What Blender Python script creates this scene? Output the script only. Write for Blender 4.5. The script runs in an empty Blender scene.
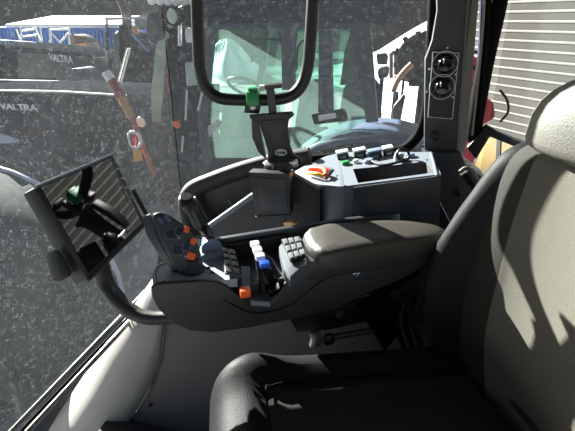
import bpy, bmesh, math, random
from mathutils import Vector, Matrix
random.seed(7)
SC = bpy.context.scene
COL = SC.collection
V = Vector
# ------------------------------------------------------------------ camera maths
PITCH = math.radians(24.0); FPX = 440.0
CP, SP = math.cos(PITCH), math.sin(PITCH)
def ray(px, py):
    u = (px-287.5)/FPX; v = -(py-215.5)/FPX
    return V((u, CP+SP*v, -SP+CP*v))
LAT = V((0.259, 0.966, 0)); REAR = V((0.966, -0.259, 0)); UP = V((0, 0, 1))
def P(px, py, p0, n):
    d = ray(px, py); n = V(n); return d*(V(p0).dot(n)/d.dot(n))
def Yp(px, py, Y): d = ray(px, py); return d*(Y/d.y)
def Zp(px, py, z): d = ray(px, py); return d*(z/d.z)
def S(px, py, lat): d = ray(px, py); return d*(lat/d.dot(LAT))
# ------------------------------------------------------------------ materials
def lin(h):
    h = h.lstrip('#'); c = [int(h[i:i+2], 16)/255 for i in (0, 2, 4)]
    return tuple(((x/12.92) if x <= .04045 else ((x+.055)/1.055)**2.4) for x in c)+(1,)
MATS = {}
def mat(name, hexc, rough=.5, metal=0, var=.12, scale=60, bump=.0, hex2=None, spec=.5, emit=0, coat=0):
    if name in MATS: return MATS[name]
    m = bpy.data.materials.new(name); m.use_nodes = True
    nt = m.node_tree; b = nt.nodes['Principled BSDF']
    c = lin(hexc)
    tc = nt.nodes.new('ShaderNodeTexCoord')
    nz = nt.nodes.new('ShaderNodeTexNoise'); nz.inputs['Scale'].default_value = scale; nz.inputs['Detail'].default_value = 4
    nt.links.new(tc.outputs['Object'], nz.inputs['Vector'])
    mx = nt.nodes.new('ShaderNodeMix'); mx.data_type = 'RGBA'
    c2 = lin(hex2) if hex2 else tuple(min(1, x*(1+var*2)+.002) for x in c[:3])+(1,)
    c1 = c if hex2 else tuple(x*(1-var) for x in c[:3])+(1,)
    mx.inputs[6].default_value = c1; mx.inputs[7].default_value = c2
    nt.links.new(nz.outputs['Fac'], mx.inputs[0]); nt.links.new(mx.outputs[2], b.inputs['Base Color'])
    b.inputs['Roughness'].default_value = rough; b.inputs['Metallic'].default_value = metal
    b.inputs['Specular IOR Level'].default_value = spec
    if coat: b.inputs['Coat Weight'].default_value = coat
    if emit:
        b.inputs['Emission Color'].default_value = c; b.inputs['Emission Strength'].default_value = emit
    if bump:
        bp = nt.nodes.new('ShaderNodeBump'); bp.inputs['Strength'].default_value = bump; bp.inputs['Distance'].default_value = .002
        nt.links.new(nz.outputs['Fac'], bp.inputs['Height']); nt.links.new(bp.outputs['Normal'], b.inputs['Normal'])
    MATS[name] = m; return m
def glass_mat(name, tint, dirt_haze, speck, dirt_haze_col='#aab0b8', scale=260, trans=.45):
    if name in MATS: return MATS[name]
    m = bpy.data.materials.new(name); m.use_nodes = True; nt = m.node_tree
    for n in list(nt.nodes): nt.nodes.remove(n)
    N = nt.nodes.new; L = nt.links.new
    out = N('ShaderNodeOutputMaterial'); tr = N('ShaderNodeBsdfTransparent'); tr.inputs[0].default_value = lin(tint)
    gl = N('ShaderNodeBsdfGlossy'); gl.inputs['Roughness'].default_value = .04
    lw = N('ShaderNodeLayerWeight'); lw.inputs[0].default_value = .5; pw = N('ShaderNodeMath'); pw.operation = 'POWER'; pw.inputs[1].default_value = 4; L(lw.outputs['Facing'], pw.inputs[0]); fr = N('ShaderNodeMath'); fr.operation = 'MULTIPLY_ADD'; fr.inputs[1].default_value = .15; fr.inputs[2].default_value = .006; L(pw.outputs[0], fr.inputs[0])
    mg = N('ShaderNodeMixShader'); L(fr.outputs[0], mg.inputs[0]); L(tr.outputs[0], mg.inputs[1]); L(gl.outputs[0], mg.inputs[2])
    df = N('ShaderNodeBsdfDiffuse'); df.inputs[0].default_value = lin(dirt_haze_col)
    tl = N('ShaderNodeBsdfTranslucent'); tl.inputs[0].default_value = lin(dirt_haze_col)
    md = N('ShaderNodeMixShader'); md.inputs[0].default_value = trans; L(df.outputs[0], md.inputs[1]); L(tl.outputs[0], md.inputs[2])
    tc = N('ShaderNodeTexCoord')
    n1 = N('ShaderNodeTexVoronoi'); n1.inputs['Scale'].default_value = scale; n1.inputs['Randomness'].default_value = 1
    n3 = N('ShaderNodeTexNoise'); n3.inputs['Scale'].default_value = scale*.31; n3.inputs['Detail'].default_value = 2; L(tc.outputs['Object'], n3.inputs[0])
    sb = N('ShaderNodeMath'); sb.operation = 'MULTIPLY_ADD'; sb.inputs[1].default_value = 1.1; sb.inputs[2].default_value = -.22; L(n3.outputs['Fac'], sb.inputs[0])
    df3 = N('ShaderNodeMath'); df3.operation = 'SUBTRACT'; L(sb.outputs[0], df3.inputs[0])
    n2 = N('ShaderNodeTexNoise'); n2.inputs['Scale'].default_value = 5; n2.inputs['Detail'].default_value = 5
    L(tc.outputs['Object'], n1.inputs[0]); L(tc.outputs['Object'], n2.inputs[0])
    cr = N('ShaderNodeValToRGB'); cr.color_ramp.elements[0].position = .0; cr.color_ramp.elements[1].position = .30
    L(n1.outputs['Distance'], df3.inputs[1]); L(df3.outputs[0], cr.inputs[0])
    a = N('ShaderNodeMath'); a.operation = 'MULTIPLY'; a.inputs[1].default_value = speck; L(cr.outputs[0], a.inputs[0])
    b = N('ShaderNodeMath'); b.operation = 'MULTIPLY_ADD'; b.inputs[1].default_value = dirt_haze*1.2; b.inputs[2].default_value = dirt_haze*.4; L(n2.outputs['Fac'], b.inputs[0])
    c = N('ShaderNodeMath'); c.operation = 'ADD'; c.use_clamp = True; L(a.outputs[0], c.inputs[0]); L(b.outputs[0], c.inputs[1])
    mm = N('ShaderNodeMixShader'); L(c.outputs[0], mm.inputs[0]); L(mg.outputs[0], mm.inputs[1]); L(md.outputs[0], mm.inputs[2])
    L(mm.outputs[0], out.inputs[0]); MATS[name] = m; return m
# ------------------------------------------------------------------ object helpers
PW = {}
def empty(name, loc, label=None, cat=None, group=None, kind=None):
    o = bpy.data.objects.new(name, None); COL.objects.link(o); o.location = V(loc); o.empty_display_size = .02
    PW[o.name] = V(loc); tag(o, label, cat, group, kind); return o
def tag(o, label=None, cat=None, group=None, kind=None):
    if label: o['label'] = label
    if cat: o['category'] = cat
    if group: o['group'] = group
    if kind: o['kind'] = kind
    return o
def mk(name, verts, faces, m, parent=None, bev=0, seg=2, sub=0, sharp=38, mats=None, fm=None, fixn=True):
    me = bpy.data.meshes.new(name)
    vs = [V(v) for v in verts]
    lo = V((min(v.x for v in vs), min(v.y for v in vs), min(v.z for v in vs))); hi = V((max(v.x for v in vs), max(v.y for v in vs), max(v.z for v in vs)))
    c = (lo+hi)/2
    bm = bmesh.new(); bv = [bm.verts.new(v-c) for v in vs]
    for i, f in enumerate(faces):
        try:
            bf = bm.faces.new([bv[k] for k in f])
            if fm: bf.material_index = fm[i]
        except ValueError: pass
    if fixn: bmesh.ops.recalc_face_normals(bm, faces=bm.faces)
    if bev:
        es = [e for e in bm.edges if len(e.link_faces) == 2 and e.calc_face_angle(0) > .5]
        bmesh.ops.bevel(bm, geom=es, offset=bev, segments=seg, profile=.6, affect='EDGES', clamp_overlap=True)
    for f in bm.faces: f.smooth = True
    if not sub:
        for e in bm.edges:
            if len(e.link_faces) == 2 and e.calc_face_angle(0) > math.radians(sharp): e.smooth = False
    bm.to_mesh(me); bm.free()
    for x in (mats or [m]): me.materials.append(x)
    o = bpy.data.objects.new(name, me); COL.objects.link(o)
    PW[o.name] = c
    if parent is not None:
        o.parent = parent; o.location = c-PW[parent.name]
    else: o.location = c
    if sub:
        s = o.modifiers.new('sub', 'SUBSURF'); s.levels = sub; s.render_levels = sub
    return o
class B:
    """collects shapes for one mesh"""
    def __init__(s): s.v = []; s.f = []
    def add(s, v, f):
        n = len(s.v); s.v += [V(x) for x in v]; s.f += [[n+k for k in q] for q in f]; return s
    def prism(s, pts, ext):
        n = len(pts); e = V(ext); v = [V(p) for p in pts]+[V(p)+e for p in pts]
        f = [list(range(n)), list(range(2*n-1, n-1, -1))]+[[i, n+i, n+(i+1) % n, (i+1) % n] for i in range(n)]
        return s.add(v, f)
    def box(s, c, size, ax=None):
        a = ax or (V((1, 0, 0)), V((0, 1, 0)), V((0, 0, 1))); c = V(c)
        h = [x/2 for x in size]; pts = [c+a[0]*i*h[0]+a[1]*j*h[1]-a[2]*h[2] for i, j in ((-1, -1), (1, -1), (1, 1), (-1, 1))]
        return s.prism(pts, a[2]*size[2])
    def tube(s, pts, r, n=12, cap=True, flat=1.0, ref=None):
        pts = [V(p) for p in pts]; k = len(pts); rr = r if isinstance(r, (list, tuple)) else [r]*k
        T = [(pts[min(i+1, k-1)]-pts[max(i-1, 0)]).normalized() for i in range(k)]
        a = V(ref) if ref else (V((0, 0, 1)) if abs(T[0].z) < .9 else V((1, 0, 0)))
        vs = []
        for i in range(k):
            a = (a-T[i]*a.dot(T[i])).normalized(); b = T[i].cross(a)
            for j in range(n):
                t = 2*math.pi*j/n; vs.append(pts[i]+a*math.cos(t)*rr[i]*flat+b*math.sin(t)*rr[i])
        fs = [[i*n+j, i*n+(j+1) % n, (i+1)*n+(j+1) % n, (i+1)*n+j] for i in range(k-1) for j in range(n)]
        if cap: fs += [list(range(n-1, -1, -1)), [(k-1)*n+j for j in range(n)]]
        return s.add(vs, fs)
    def lathe(s, base, axis, prof, n=24):
        base = V(base); ax = V(axis).normalized(); a = ax.orthogonal().normalized(); b = ax.cross(a)
        vs = [base+ax*h+(a*math.cos(2*math.pi*j/n)+b*math.sin(2*math.pi*j/n))*max(r, .0004) for r, h in prof for j in range(n)]
        k = len(prof)
        fs = [[i*n+j, i*n+(j+1) % n, (i+1)*n+(j+1) % n, (i+1)*n+j] for i in range(k-1) for j in range(n)]
        fs += [list(range(n-1, -1, -1)), [(k-1)*n+j for j in range(n)]]
        return s.add(vs, fs)
    def build(s, name, m, parent=None, **kw): return mk(name, s.v, s.f, m, parent, **kw)
def cr(pts, k=6):
    """Catmull-Rom resample"""
    p = [V(x) for x in pts]; p = [p[0]*2-p[1]]+p+[p[-1]*2-p[-2]]; out = []
    for i in range(1, len(p)-2):
        for j in range(k):
            t = j/k; a, b, c, d = p[i-1:i+3]
            out.append(.5*((2*b)+(c-a)*t+(2*a-5*b+4*c-d)*t*t+(3*b-a-3*c+d)*t**3))
    out.append(p[-2]); return out
def rr_poly(c, ux, uy, w, h, r, k=4):
    c = V(c); out = []
    for (sx, sy, a0) in ((1, 1, 0), (-1, 1, 90), (-1, -1, 180), (1, -1, 270)):
        for j in range(k+1):
            a = math.radians(a0+90*j/k); out.append(c+V(ux)*(sx*(w/2-r)+r*math.cos(a))+V(uy)*(sy*(h/2-r)+r*math.sin(a)))
    return out
def text(name, s, org, ux, uy, width, height, m, parent, depth=.002, nrm=None):
    cu = bpy.data.curves.new(name+'_c', 'FONT'); cu.body = s; cu.size = 1; cu.extrude = 0.001; cu.offset = .02
    ob = bpy.data.objects.new(name+'_t', cu); COL.objects.link(ob)
    bpy.context.view_layer.update()
    dg = bpy.context.evaluated_depsgraph_get(); me = ob.evaluated_get(dg).to_mesh()
    vs = [v.co.copy() for v in me.vertices]; fs = [list(p.vertices) for p in me.polygons]
    ob.evaluated_get(dg).to_mesh_clear(); bpy.data.objects.remove(ob); bpy.data.curves.remove(cu)
    x0 = min(v.x for v in vs); x1 = max(v.x for v in vs); y0 = min(v.y for v in vs); y1 = max(v.y for v in vs)
    ux, uy, org = V(ux), V(uy), V(org); n = V(nrm) if nrm else ux.cross(uy)
    w = [org+ux*((v.x-x0)/(x1-x0)*width)+uy*((v.y-y0)/(y1-y0)*height)+n*(depth if v.z > 0 else 0) for v in vs]
    return mk(name, w, fs, m, parent)
def copy_thing(root, off, label=None, scale=None):
    c = root.copy(); COL.objects.link(c); c.location = root.location+V(off); PW[c.name] = PW[root.name]+V(off)
    if label: c['label'] = label
    if scale: c.scale = scale
    for ch in list(root.children):
        d = ch.copy(); COL.objects.link(d); d.parent = c
        for g in list(ch.children):
            e = g.copy(); COL.objects.link(e); e.parent = d
    return c
# ------------------------------------------------------------------ palette
M_shell = mat('console graphite plastic', '#2b2b2d', .42, scale=300, bump=.15)
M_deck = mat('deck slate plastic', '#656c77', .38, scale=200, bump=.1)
M_deck2 = mat('fender console slate plastic', '#646a74', .5, scale=200, bump=.1)
M_black = mat('satin black', '#101011', .4, scale=100)
M_blackg = mat('gloss black', '#060607', .12, scale=100)
M_rub = mat('black rubber', '#0e0e0f', .75, scale=150, bump=.2, spec=.05)
M_panel = mat('inner panel plastic', '#393c42', .55, scale=250, bump=.15)
M_orange = mat('orange plastic', '#f05a1e', .4, scale=80)
M_blue = mat('blue plastic', '#1440b0', .35)
M_green = mat('green plastic', '#0a7a3c', .35)
M_white = mat('white paint', '#e8e8e4', .5)
M_mark = mat('pale print', '#b8bcc0', .5)
M_silver = mat('brushed metal', '#b5b5b0', .3, metal=.9)
M_leather = mat('black leatherette', '#1a1a1c', .52, scale=420, bump=.5, spec=.13)
M_fabd = mat('charcoal seat fabric', '#1f1c18', .9, scale=600, bump=.6)
M_fab = mat('grey seat fabric', '#57544c', .95, scale=600, bump=.6)
M_pad = mat('armrest leather', '#37332f', .42, scale=420, bump=.5)
M_head = mat('headrest leather', '#5c5a54', .5, scale=420, bump=.5)
M_trim = mat('pillar trim', '#5b564e', .7, scale=250, bump=.3)
M_glass = glass_mat('dusty window glass', '#eef2f3', .024, .12, scale=190, trans=.35)
M_tglass = glass_mat('green tinted cab glass', '#cde4dc', .13, .1, '#c4d8d2')  # whitish layer raised to paint a bright haze over the panes
M_snow = mat('snow', '#f2f4f8', .8, scale=3, var=.03)
M_tbody = mat('tractor graphite paint', '#25282b', .9, scale=20, spec=0)
M_tdark = mat('tractor dark plastic', '#1b1e23', .9, scale=30, spec=0)
M_roof = mat('tractor roof paint', '#2c3648', .8, scale=20, spec=0)
M_tyre = mat('tyre rubber', '#141416', .9, scale=40, bump=.5, spec=0)
M_dust = mat('dusty fender plastic', '#303132', .95, scale=26, hex2='#555656', spec=.05)
M_lamp = mat('lamp lens', '#eef2ee', .15)
M_red = mat('red paint', '#b02a24', .4)
M_pink = mat('faded red paint', '#c8505a', .55)
# ================================================================== SETTING
def struct(name, bld, m, **kw):
    o = bld.build(name, m, **kw); o['kind'] = 'structure'; return o
GZ = -2.55
FLZ = -1.42
def plan(s, l, z): return REAR*s+LAT*l+UP*z     # tractor frame: s rearwards, l to the right of the tractor
struct('floor', B().prism([plan(-1.0, -.75, FLZ-.04), plan(1.15, -.75, FLZ-.04), plan(1.15, 1.12, FLZ-.04), plan(-1.0, 1.12, FLZ-.04)], UP*.04), mat('cab rubber mat', '#1b1b1c', .8))
struct('ceiling', B().prism([plan(-1.05, -.8, .5), plan(1.2, -.8, .5), plan(1.2, 1.45, .5), plan(-1.05, 1.45, .5)], UP*.08), mat('headliner', '#55534e', .9), bev=.02)
# ground
def ground():
    vs, fs = [], []; nx, ny = 40, 40
    for j in range(ny+1):
        for i in range(nx+1):
            x = -45+90*i/nx; y = -12+80*j/ny
            vs.append(V((x, y, GZ+.04*math.sin(x*1.3)*math.cos(y*1.1))))
    for j in range(ny):
        for i in range(nx): fs.append([j*(nx+1)+i, j*(nx+1)+i+1, (j+1)*(nx+1)+i+1, (j+1)*(nx+1)+i])
    m = mat('icy asphalt yard', '#5a5b5c', .85, scale=1.2, hex2='#a8acb2')
    o = mk('ground', vs, fs, m); o['kind'] = 'structure'
ground()
def hill():
    vs, fs = [], []; nx, ny = 50, 10
    for j in range(ny+1):
        for i in range(nx+1):
            x = -45+90*i/nx; y = 34+30*j/ny
            vs.append(V((x, y, GZ-.3+20*(j/ny)**.8+.8*math.sin(x*.4)+.5*math.sin(x*1.7+j))))
    for j in range(ny):
        for i in range(nx): fs.append([j*(nx+1)+i, j*(nx+1)+i+1, (j+1)*(nx+1)+i+1, (j+1)*(nx+1)+i])
    m = mat('wooded hillside', '#2e2a24', .95, scale=5, hex2='#77705f', spec=0)
    o = mk('hillside', vs, fs, m); o['kind'] = 'structure'
hill()
# windows (front pane and right pane)
LW = 1.42
g0 = plan(-1.02, .45, 0); gc = plan(-.78, LW, 0)
def wpane(name, pts, th=.005, m=None):
    n = (pts[1]-pts[0]).cross(pts[2]-pts[1]).normalized()
    return struct(name, B().prism(pts, n*th), m or M_glass)
f0 = Zp(20, 431, -1.02); f1 = Zp(125, 308, -.90); 
fA = V((f0.x, f0.y, 0)); fB = V((f1.x, f1.y, 0)); fd = (fB-fA).normalized()
fn = V((-fd.y, fd.x, 0))
def F(px, py): return P(px, py, fA, fn)     # front glass plane
# corner of front plane and right plane
tt = (LW-fB.dot(LAT))/fd.dot(LAT); fC = fB+fd*tt
def up(p, z): return V((p.x, p.y, z))
fZ = fA-fd*.75
f158 = F(155, 275)
wpane('window_1', [up(fZ, -1.25), up(fA, f0.z), up(fB, f1.z), up(fC, F(168, 262).z-.1), up(fC, .5), up(fZ, .5)])
sC = fC.dot(REAR)
win2 = wpane('window_2', [up(fC+REAR*.006, -.86), plan(.16, LW, -.5), plan(.16, LW, .5), up(fC+REAR*.006, .5)])
win3 = wpane('window_3', [plan(.24, LW, -.6), plan(1.15, LW, -.6), plan(1.15, LW, .5), plan(.24, LW, .5)], m=glass_mat('rear side glass', '#eef0f0', .03, .01))
# bright metal strips along the bottom edge of the front glass
for k, (off, r) in enumerate(((0, .006), (.028, .004), (.05, .008))):
    a, b = up(fA-fd*.3, f0.z-.03-off), up(fC-fd*.02, F(165, 265).z-off+.0)
    struct('trim_%d' % (k+1), B().tube([a, (a+b)/2, b], r, 8), (M_silver, M_rub, M_silver)[k])
# ---- inner wall under the right window with rounded lit front corner
def inner_wall():
    WL = 1.04
    # rows: (contour px, seam px)
    rows = [((168, 262), (170, 262)), ((150, 287), (166, 300)), ((128, 318), (163, 335)), ((103, 350), (160, 358)), ((80, 385), (151, 385)), ((62, 412), (135, 412)), ((45, 440), (112, 440))]
    vs = []; n = 0
    cols = None
    for (c, s_) in rows:
        ps = S(s_[0], s_[1], WL); pc = ray(c[0], c[1]); pc = pc*(ps.z/pc.z)*1.0
        pc = pc if pc.dot(LAT) > ps.dot(LAT)+.05 else pc*((ps.dot(LAT)+.12)/pc.dot(LAT))
        chord = pc-ps; nrm = V((chord.y, -chord.x, 0)).normalized()
        if nrm.x > 0: nrm = -nrm
        row = []
        for k in range(9):
            t = k/8; b = math.sin(math.pi*t)*.22*chord.length
            row.append(pc-chord*t+nrm*b*.6)
        vs.append(row)
    flat = [p for r in vs for p in r]; m_ = 9
    fs = [[i*m_+j, i*m_+j+1, (i+1)*m_+j+1, (i+1)*m_+j] for i in range(len(vs)-1) for j in range(m_-1)]
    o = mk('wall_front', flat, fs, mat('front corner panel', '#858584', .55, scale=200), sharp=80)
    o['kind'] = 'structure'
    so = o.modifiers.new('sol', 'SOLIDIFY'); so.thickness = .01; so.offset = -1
    # right wall panel, from the seam rearwards
    seam = [S(a[0]+.8, a[1], WL) for _, a in rows]
    bk = [S(a[0], a[1], WL) for _, a in rows]
    struct('trim_19', B().prism([p+LAT*.035-REAR*.06 for p in bk]+[p+LAT*.035+REAR*.08 for p in reversed(bk)], LAT*.02), M_black)
    top = [plan(1.2, WL, seam[0].z), plan(1.2, WL, FLZ)]
    pts = [p for p in seam if p.z > FLZ]+[up(seam[-1], FLZ)]
    b = B().prism(pts+[plan(1.2, WL, FLZ), plan(1.2, WL, seam[0].z)], LAT*.03)
    struct('wall_right', b, M_panel, bev=.004)
    b = B().lathe(S(150, 405, WL-.004), -LAT, [(.008, 0), (.008, .004), (.005, .006), (.004, .003)], 16)
    struct('trim_4', b, M_black)
inner_wall()
# ---- lower trim body behind everything between wall top and window
struct('trim_5', B().prism([plan(-.52, 1.06, -.95), plan(1.2, 1.06, -.95), plan(1.2, LW-.01, -.95), plan(-.52, LW-.01, -.95)], UP*.18), M_black, bev=.01)
# black rounded frame round the front corner opening
fr = [S(194, 236, 1.27), S(188, 214, 1.29), S(187, 200, 1.30), S(194, 189, 1.31), S(212, 181, 1.32), S(240, 171, 1.33), S(270, 163, 1.34), S(310, 156, 1.35)]
struct('trim_6', B().tube(cr(fr, 5), .030, 14), mat('duct frame', '#262626', .6, scale=200, bump=.2))
op = [S(190, 238, 1.345), S(189, 195, 1.345), S(214, 180, 1.345), S(290, 160, 1.345), S(290, 250, 1.345)]
struct('trim_7', B().prism(op, LAT*.02), M_black)
b = B().tube([S(228, 200, 1.335), S(234, 208, 1.335)], .0012, 6); b.tube([S(205, 222, 1.335), S(207, 228, 1.335)], .0012, 6)
struct('trim_13', b, M_mark)
# window seal of the right pane: lower edge, rounded corner, up the pillar
seal = [S(300, 160, 1.395), S(350, 156, 1.395), S(392, 152, 1.395), S(408, 146, 1.395), S(420, 132, 1.395), S(427, 108, 1.395), S(430, 70, 1.395), S(433, 20, 1.395), S(437, -60, 1.395)]
struct('trim_8', B().tube(cr(seal, 6), .016, 10), M_rub)
# ---- B pillar
pil = B().prism([S(434, -70, 1.33), S(477, -70, 1.33), S(474, -10, 1.33), S(466, 60, 1.33), S(458, 152, 1.33), S(424, 150, 1.33), S(425, 60, 1.33), S(432, 40, 1.33), S(437, 10, 1.33)], LAT*.09)
struct('trim_9', pil, mat('pillar black plastic', '#343436', .6, scale=250, bump=.2), bev=.006)
# light lining strip on the pillar's rear edge
struct('trim_10', B().prism([S(472, -70, 1.325), S(486, -70, 1.36), S(478, 10, 1.36), S(474, 60, 1.36), S(466, 150, 1.36), S(456, 162, 1.325), S(458, 120, 1.325), S(463, 60, 1.325)], LAT*.07), M_trim, bev=.005)
# pillar foot and lower quarter trim
struct('trim_11', B().prism([S(421, 152, 1.31), S(461, 153, 1.31), S(466, 165, 1.31), S(486, 180, 1.31), S(500, 240, 1.31), S(470, 262, 1.31), S(438, 200, 1.31), S(428, 165, 1.31)], LAT*.1), mat('quarter trim', '#303236', .5, scale=250, bump=.2), bev=.008)
struct('trim_12', B().lathe(S(458, 193, 1.306), -LAT, [(.011, 0), (.011, .003), (.006, .005), (.005, .002)], 16), M_black)
b = B().lathe(S(435, 136, 1.325), -LAT, [(.014, 0), (.014, .004), (.010, .006), (.009, .002)], 20)
struct('trim_14', b, M_black)
# ---- rear quarter window frame bars
b = B()
b.tube(cr([S(508, -60, 1.46), S(499, 0, 1.46), S(484, 70, 1.46), S(472, 140, 1.46)], 5), .024, 12)
struct('trim_15', b, M_rub)
b = B().tube(cr([S(490, -60, 1.44), S(487, 10, 1.44), S(482, 70, 1.44), S(475, 135, 1.44)], 5), .012, 8)
struct('trim_16', b, M_rub)
b = B().tube([S(483, -60, 1.5), S(480, 40, 1.5), S(474, 120, 1.5)], .005, 6)
struct('trim_17', b, mat('blue seal strip', '#3c5070', .5))
b = B().prism([S(467, 148, 1.43), S(487, 125, 1.43), S(498, 132, 1.43), S(540, 150, 1.43), S(538, 156, 1.43), S(490, 137, 1.43), S(476, 160, 1.43)], LAT*.03)
struct('trim_18', b, M_black, bev=.004)
# ================================================================== CONTROL PANEL ON PILLAR
cpn = S(440, 120, 1.329)
cp = empty('control_panel', cpn, 'black heater control panel with two rotary knobs on the right pillar', 'control panel')
pts = [S(432, 51, 1.322), S(460, 52, 1.322), S(453, 120, 1.322), S(427, 118, 1.322)]
B().prism(pts, LAT*.007).build('face_plate', M_black, cp)
loop = [S(433, 52, 1.320), S(459, 53, 1.320), S(452.3, 119, 1.320), S(428, 117, 1.320), S(433, 52, 1.320)]
bb = B()
for i in range(4): bb.tube([loop[i], loop[i+1]], .0011, 6)
bb.build('outline', M_mark, cp)
for (x, y) in ((445, 64), (442, 87)):
    c = S(x, y, 1.320)
    rg = B()
    ringp = [c+(REAR*math.cos(a)+UP*math.sin(a))*.033 for a in [math.pi*2*k/28 for k in range(29)]]
    rg.tube(ringp, .0012, 5); rg.build('dial_ring', M_mark, cp)
    kn = B().lathe(c, -LAT, [(.026, 0), (.025, .006), (.021, .008), (.019, .024), (.016, .027), (0, .028)], 28).build('rotary_knob', M_blackg, cp)
    B().box(c-LAT*.028+UP*.010-REAR*.006, (.003, .003, .012)).build('pointer', M_mark, kn)
    tk = B()
    for a in (200, 90, -40): B().box(c+(REAR*math.cos(math.radians(a))+UP*math.sin(math.radians(a)))*.041, (.005, .001, .005)).build('tick_mark', M_mark, cp)
# ================================================================== FENDER CONSOLE (right)
def TC(px, py, dz=0): return P(px, py, (0, 0, -.43+dz), (-.2, 0, 1))
fc = empty('side_console', TC(340, 175)-UP*.3, 'slate grey plastic side console with open tray under right window', 'console')
outer = [(289, 173), (301, 180), (318, 184), (338, 186), (346, 186)]
L_top = [TC(*p) for p in outer]+[TC(340, 152), TC(325, 156), TC(312, 162), TC(296, 169)]
B().prism(L_top, -UP*.42).build('console_body', M_deck2, fc, bev=.006)
# rear part with tray: ring + pocket
O = [TC(345, 186), TC(441, 174), TC(430, 152), TC(340, 152)]; I = [TC(358, 183), TC(435, 174.5), TC(426, 162), TC(353, 169)]
I[1] = TC(434, 172.5)
D = [p-UP*.07 for p in I]; D[0] = D[0]+V((0, .01, 0)); OB = [p-UP*.42 for p in O]
OB[1] = OB[1]+REAR*.03
vs = O+I+D+OB
fs = [[i, (i+1) % 4, 4+(i+1) % 4, 4+i] for i in range(4)]+[[4+i, 4+(i+1) % 4, 8+(i+1) % 4, 8+i] for i in range(4)]+[[8, 9, 10, 11]]+[[i, 12+i, 12+(i+1) % 4, (i+1) % 4] for i in range(4)]+[[15, 14, 13, 12]]
mk('tray_housing', vs, fs, M_deck2, fc, mats=[M_deck2, mat('tray liner', '#3c3c3f', .7)], fm=[0]*4+[1]*5+[0]*5, fixn=True)
B().prism([p-LAT*.003+UP*.0 for p in [TC(354, 187.2), TC(441, 175.5), TC(441, 175.5)-UP*.2+REAR*.02, TC(354, 187.2)-UP*.2]], LAT*.004).build('front_skirt', mat('console skirt', '#33363c', .5, scale=200), fc)
B().lathe(TC(391, 176, -.06)-UP*.005, UP, [(.006, 0), (.005, .04), (.003, .045)], 10).build('tray_peg', M_silver, fc)
B().tube([TC(437, 176, .001), TC(434, 163, .001), TC(431, 153, .001)], .004, 8).build('end_rim', M_deck, fc)
for x, y in ((337, 176), (352, 165), (427, 160), (345, 186)):
    B().lathe(TC(x, y, 0), UP, [(.004, -.002), (.004, .001), (.001, .0015)], 10).build('screw', M_black, fc)
# front arm of the console (dark triangle with light top edge)
arm = empty('front_ledge', S(240, 240, 1.12), 'dark triangular ledge with pale top edge sloping down from side console', 'trim panel')
B().prism([S(291, 174, 1.10), S(250, 198, 1.10), S(203, 231, 1.10), S(198, 252, 1.10), S(320, 260, 1.10), S(320, 190, 1.10)], LAT*.02).build('ledge_face', mat('ledge face', '#2c2e33', .5), arm)
B().prism([S(291, 172, 1.095), S(250, 195, 1.095), S(202, 229, 1.095), S(204, 233, 1.095), S(252, 200, 1.095), S(293, 178, 1.095)], LAT*.035).build('top_edge', M_deck2, arm, bev=.003)
# recess with orange knob
orc = empty('battery_switch', TC(318, 172), 'orange red switch handle in a framed recess at front of side console', 'switch')
B().prism([TC(304, 172, .002), TC(314, 163.5, .002), (TC(333, 169, .002)), TC(325, 179, .002)], UP*.003).build('recess_frame', M_deck, orc, bev=.001)
B().prism([TC(307, 172, .0055), TC(315, 165, .0055), (TC(330, 169.5, .0055)), TC(324, 177, .0055)], UP*.002).build('red_plate', mat('signal red', '#d8301a', .35), orc)
B().tube(cr([TC(310, 168.5, .014), TC(318, 168, .02), TC(325, 170, .02), TC(326, 175, .014)], 5), .007, 10).build('handle', M_orange, orc)
B().tube(cr([TC(308, 173, .012), TC(316, 173.5, .018), TC(323, 176, .012)], 5), .0055, 10).build('grip', mat('amber plastic', '#ffb43c', .35), orc)
# sockets on the console top
U_c = V((1, 0, .2)).normalized(); N_c = V((-.2, 0, 1)).normalized(); V_c = N_c.cross(U_c)
def socket(px, py, label, cap, lid=True, w=.036):
    c = TC(px, py)
    t = empty('power_socket', c, label, 'socket', 'power sockets along the window edge of the side console')
    B().box(c+N_c*.009, (w, .026, .018), (U_c, V_c, N_c)).build('socket_body', M_black, t, bev=.003)
    if lid:
        B().box(c+N_c*.0215, (w*1.05, .03, .006), (U_c, V_c, N_c)).build('lid', cap, t, bev=.002)
        B().tube([c+N_c*.006-V_c*.016-U_c*.008, c+N_c*.006-V_c*.016+U_c*.008], .004, 8).build('hinge', M_silver, t)
    else:
        B().lathe(c+N_c*.018, N_c, [(.015, 0), (.015, .004), (.011, .006), (.006, .003)], 18).build('ring', cap, t)
M_cap = mat('pale grey cap', '#c9ccd0', .3); M_capb = mat('slate cap', '#6c7a90', .3)
socket(343, 158, 'grey lidded square socket, foremost on the side console', M_cap)
socket(360, 156, 'grey lidded square socket, second from the front on side console', M_cap)
socket(375, 157, 'black socket with low slate lid behind two square grey ones', M_capb, w=.04)
socket(388, 154, 'small black socket beside the coiled cable on side console', M_cap, w=.03)
def cap(px, py, m, r, label, name='round_cap'):
    c = TC(px, py)
    t = B().lathe(c, N_c, [(r, 0), (r, .007), (r*.8, .011), (0, .012)], 20).build(name, m); tag(t, label, 'cap')
cap(346, 164.5, M_green, .013, 'small dark green round cap below the foremost grey socket')
cap(369, 162.5, M_capb, .016, 'slate blue round cap near tray edge of side console')
cap(356, 163, M_cap, .009, 'tiny pale round cap between green cap and slate cap')
cap(410, 157, M_capb, .014, 'pale slate round cap near the pillar end of console')
b = B(); c0 = TC(403, 155, .018)
b.tube([c0+(V((1, 0, 0))*math.cos(a)+V((0, .4, .9)).normalized()*math.sin(a))*.017 for a in [math.pi*2*k/20 for k in range(20)]], .004, 8)
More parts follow.
